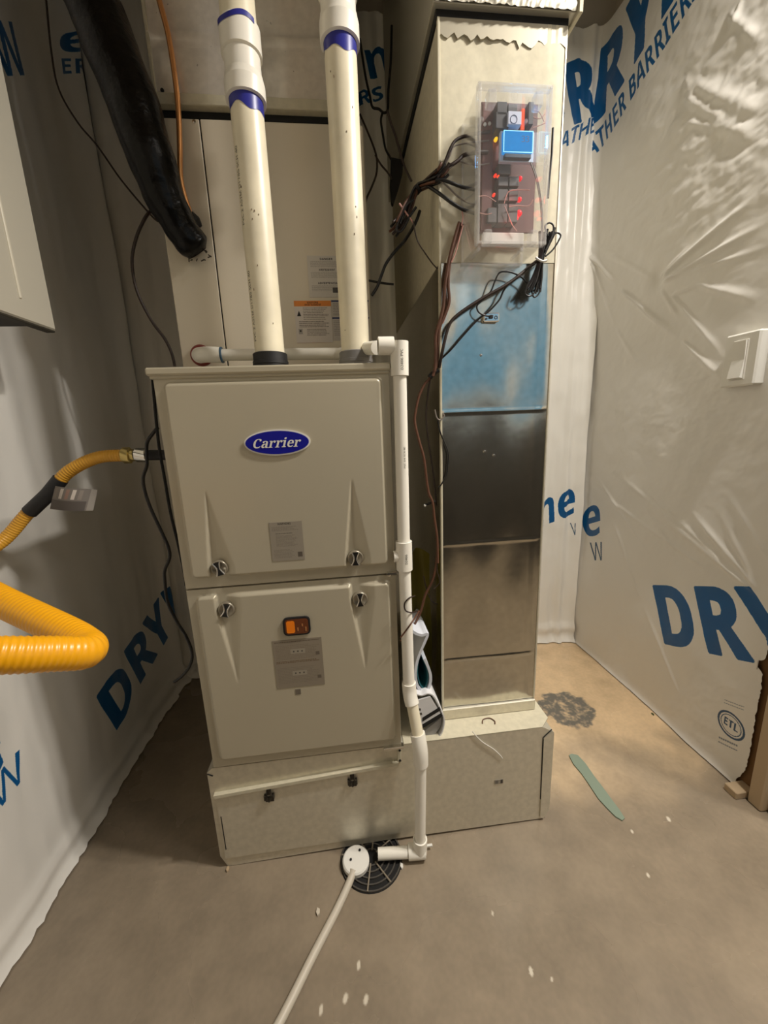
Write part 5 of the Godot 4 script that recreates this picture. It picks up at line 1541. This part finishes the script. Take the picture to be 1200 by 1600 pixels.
	cable("sensor_lead", [Vector3(0.764, 1.323, -0.035), Vector3(0.754, 1.343, -0.05), Vector3(0.738, 1.358, -0.05), Vector3(0.72, 1.366, -0.05), Vector3(0.703, 1.369, -0.05), Vector3(0.689, 1.366, -0.05), Vector3(0.68, 1.35, -0.05), Vector3(0.672, 1.332, -0.05), Vector3(0.656, 1.316, -0.05), Vector3(0.643, 1.305, -0.05), Vector3(0.644, 1.295, -0.05), Vector3(0.652, 1.288, -0.05), Vector3(0.666, 1.284, -0.05), Vector3(0.674, 1.285, -0.05)], 0.0018, M.black, "thin black sensor lead looping from the coil to the small metal clip", "sensor leads across the duct")
	var cl := thing("metal_clip", "small shiny metal clip with a screw on the tall duct below the clear box", "clip", Vector3(0.678, 1.285, -0.068))
	s = st(); rect_box(s, [Vector2(0.662, 1.294), Vector2(0.697, 1.276)], -0.070, -0.062, 0.002)
	part("plate", s, M.chrome, cl)
	s = st(); rect_box(s, [Vector2(0.673, 1.289), Vector2(0.682, 1.282)], -0.064, -0.059, 0.001)
	part("slot", s, M.black, cl)
	var cp: Array = [Vector2(0.689, 1.284), Vector2(0.689, 1.284)]
	s = st(); tube(s, _circle(Vector3(cp[0].x, cp[0].y, -0.0615), 0.003, 14), 0.0008, 6, false)
	part("screw_ring", s, M.rubber, cl)

# ---------------------------------------------------------------- papers in the gap
func gap_papers() -> void:
	# folded sheet: white outside, teal inside
	var t := thing("folded_insulation", "folded white sheet with teal lining stuck in the gap between drain pipe and duct", "folded sheet", Vector3(0.51, 0.41, -0.1))
	var out: Array = [Vector2(0.48, 0.588), Vector2(0.494, 0.576), Vector2(0.509, 0.57), Vector2(0.522, 0.572), Vector2(0.515, 0.552), Vector2(0.504, 0.527), Vector2(0.494, 0.497), Vector2(0.49, 0.464), Vector2(0.494, 0.435), Vector2(0.505, 0.416), Vector2(0.516, 0.414), Vector2(0.526, 0.433), Vector2(0.528, 0.458), Vector2(0.522, 0.483), Vector2(0.513, 0.506)]
	var s := st()
	prism(s, ribbon(smooth2(out, 4), 0.0065), xy, -0.20, -0.03)
	part("white_sheet", s, mat(c8(206, 210, 218), 0.6), t)
	var inn: Array = [Vector2(0.51, 0.534), Vector2(0.5, 0.504), Vector2(0.496, 0.469), Vector2(0.5, 0.44), Vector2(0.508, 0.424), Vector2(0.515, 0.424), Vector2(0.521, 0.439), Vector2(0.522, 0.462), Vector2(0.517, 0.484), Vector2(0.511, 0.499)]
	s = st()
	prism(s, ribbon(smooth2(inn, 4), 0.002), xy, -0.199, -0.035)
	part("teal_lining", s, mat(c8(40, 104, 112), 0.5), t)
	# manual
	var b := thing("manual_booklet", "curled white booklet with two black bars resting on the base beside the drain pipe", "booklet", Vector3(0.52, 0.297, -0.04))
	var cov: Array = [Vector2(0.481, 0.428), Vector2(0.5, 0.419), Vector2(0.516, 0.422), Vector2(0.529, 0.415), Vector2(0.54, 0.394), Vector2(0.551, 0.365), Vector2(0.557, 0.346), Vector2(0.554, 0.316), Vector2(0.544, 0.295), Vector2(0.527, 0.282), Vector2(0.507, 0.283), Vector2(0.495, 0.298)]
	s = st(); prism(s, ribbon(smooth2(cov, 4), 0.0030), xy, -0.13, -0.012)
	part("cover", s, M.paper, b)
	var fr: Array = [Vector2(0.487, 0.407), Vector2(0.522, 0.414), Vector2(0.55, 0.357), Vector2(0.501, 0.325)]
	s = st(); prism(s, fr, xy, -0.016, -0.0115)
	var pg := part("front_page", s, M.paper, b)
	for q in [[Vector2(0.501, 0.357), Vector2(0.545, 0.382), Vector2(0.548, 0.373), Vector2(0.501, 0.346)], [Vector2(0.501, 0.338), Vector2(0.55, 0.365), Vector2(0.553, 0.355), Vector2(0.502, 0.327)]]:
		s = st(); prism(s, q, xy, -0.0118, -0.0108)
		part("black_bar", s, M.black_matte, pg)
	for q in [[Vector2(0.49, 0.384), Vector2(0.497, 0.385), Vector2(0.498, 0.379), Vector2(0.492, 0.378)], [Vector2(0.493, 0.371), Vector2(0.5, 0.372), Vector2(0.501, 0.366), Vector2(0.495, 0.365)]]:
		s = st(); prism(s, q, xy, -0.0118, -0.0108)
		part("print_mark", s, M.print_grey, pg)
	var lf: Array = [Vector2(0.506, 0.309), Vector2(0.529, 0.326), Vector2(0.552, 0.344), Vector2(0.55, 0.32), Vector2(0.535, 0.297), Vector2(0.515, 0.287)]
	s = st(); prism(s, lf, xy, -0.026, -0.020)
	part("inner_page", s, mat(c8(150, 148, 146), 0.6), b)
	# olive-yellow sheet behind
	s = st()
	var yl: Array = [Vector2(0.505, 0.729), Vector2(0.515, 0.721), Vector2(0.522, 0.697), Vector2(0.524, 0.633), Vector2(0.519, 0.559), Vector2(0.511, 0.511)]
	var pts := [Vector3(0.498, 0, -0.13), Vector3(0.512, 0, -0.145), Vector3(0.530, 0, -0.17), Vector3(0.548, 0, -0.175), Vector3(0.562, 0, -0.16)]
	var row := smooth_path(pts, 5)
	grid(s, row.size() - 1, 16, func(u, v):
		var q: Vector3 = row[int(round(u * (row.size() - 1)))]
		return Vector3(q.x - 0.004 * v, lerpf(0.36, 0.745, v) - 0.03 * absf(u - 0.5), q.z + 0.006 * sin(v * 9.0 + u * 4.0)))
	solo("yellow_sheet", s, mat(c8(104, 94, 24), 0.6), "olive yellow sheet standing in the dark gap behind the drain pipe", "sheet")

# ---------------------------------------------------------------- floor things
func floor_items() -> void:
	var c := Vector3(0.355, 0.0, 0.030)
	var t := thing("floor_drain", "round black floor drain grate with concentric ribs in front of the base", "floor drain", c)
	var s := st(); lathe(s, [Vector2(0.078, 0.0), Vector2(0.078, 0.0012), Vector2(0, 0.0012)], c, Vector3.UP, 40)
	part("drain_hole_shade", s, mat(c8(12, 11, 10), 0.8), t)  # flat black disc, the shade inside the hole put into its colour
	s = st()
	for k in 5:
		var r := 0.018 + 0.0138 * k
		lathe(s, [Vector2(r, 0.001), Vector2(r, 0.005), Vector2(r + 0.0032, 0.005), Vector2(r + 0.0032, 0.001)], c, Vector3.UP, 40)
	part("ring_rib", s, mat(c8(66, 62, 56), 0.6), t)
	for k in 8:
		s = st()
		var a := TAU * k / 8.0 + 0.2
		var d := Vector3(cos(a), 0, sin(a))
		tube(s, [c + d * 0.016 + Vector3(0, 0.005, 0), c + d * 0.076 + Vector3(0, 0.005, 0)], 0.0020, 6)
		part("spoke", s, mat(c8(128, 118, 102), 0.6), t)
	# cap with two holes and its tube
	var cp := thing("cleanout_cover", "round white plastic cap with two holes on the floor drain", "cap", Vector3(0.316, 0.0, 0.040))
	s = st(); lathe(s, [Vector2(0.031, 0.006), Vector2(0.033, 0.008), Vector2(0.033, 0.019), Vector2(0.030, 0.022), Vector2(0, 0.0225)], Vector3(0.316, 0.0, 0.040), Vector3(0.02, 1, 0.10), 36)
	part("disc", s, M.white, cp)
	for q in [Vector3(0.304, 0.0235, 0.043), Vector3(0.327, 0.0250, 0.025)]:
		s = st(); lathe(s, [Vector2(0.0028, 0), Vector2(0.0028, 0.0012), Vector2(0, 0.0012)], q, Vector3(0.02, 1, 0.1), 12)
		part("hole", s, M.black_matte, cp)
	s = st(); tube(s, smooth_path([Vector3(0.309, 0.016, 0.062), Vector3(0.300, 0.010, 0.080), Vector3(0.270, 0.008, 0.130), Vector3(0.220, 0.008, 0.205), Vector3(0.170, 0.008, 0.283), Vector3(0.09, 0.008, 0.40), Vector3(0.02, 0.008, 0.56), Vector3(-0.01, 0.008, 0.75)], 6), func(u, a): return 0.0085, 16)
	solo("drain_hose", s, mat(c8(190, 182, 166), 0.45), "pale plastic hose running over the concrete floor from the white cap", "hose")
	# tile-green strip
	s = st()
	var strip: Array = [Vector2(1.015, -0.185), Vector2(1.026, -0.189), Vector2(1.043, -0.181), Vector2(1.048, -0.148), Vector2(1.046, -0.104), Vector2(1.047, -0.069), Vector2(1.047, -0.028), Vector2(1.047, 0.007), Vector2(1.045, 0.029), Vector2(1.034, 0.034), Vector2(1.024, 0.022), Vector2(1.017, -0.005), Vector2(1.012, -0.033), Vector2(1.013, -0.061), Vector2(1.014, -0.087), Vector2(1.014, -0.118), Vector2(1.01, -0.151)]
	prism(s, strip, func(v: Vector2, d: float): return Vector3(v.x, d, v.y), 0.0005, 0.004)
	solo("green_strip", s, mat(c8(126, 140, 124), 0.35), "pale green torn plastic strip lying on the floor right of the base", "plastic strip")
	# crumbs beside the drain and a dark sliver
	for q in [[[Vector3(0.227, 0.002, 0.126), Vector3(0.227, 0.002, 0.126)], M.dark_wood, "dark sliver lying on the floor left of the pale hose"], [[Vector3(0.287, 0.002, 0.038), Vector3(0.287, 0.002, 0.038)], M.dark_wood, "dark chip at the left rim of the floor drain"], [[Vector3(0.428, 0.002, 0.06), Vector3(0.428, 0.002, 0.06)], M.white, "white chip at the right rim of the floor drain"], [[Vector3(1.415, 0.002, -0.309), Vector3(1.415, 0.002, -0.309)], mat(c8(90, 96, 60), 0.7), "greenish shred under the right sheet's bottom edge"], [[Vector3(-0.002, 0.002, 0.006), Vector3(-0.002, 0.002, 0.006)], M.jamb, "pale crumb at the base's left front corner"]]:
		s = st()
		var p: Vector3 = q[0][0]
		var k := rng.randf_range(0.7, 1.2)
		prism(s, [Vector2(-0.006, -0.002) * k, Vector2(0.001, -0.004) * k, Vector2(0.007, -0.001) * k, Vector2(0.004, 0.003) * k, Vector2(-0.003, 0.003) * k], func(v: Vector2, d: float): return p + Vector3(v.y, d, v.x), -0.0015, 0.003)
		solo("debris_chip", s, q[1], q[2], "debris")
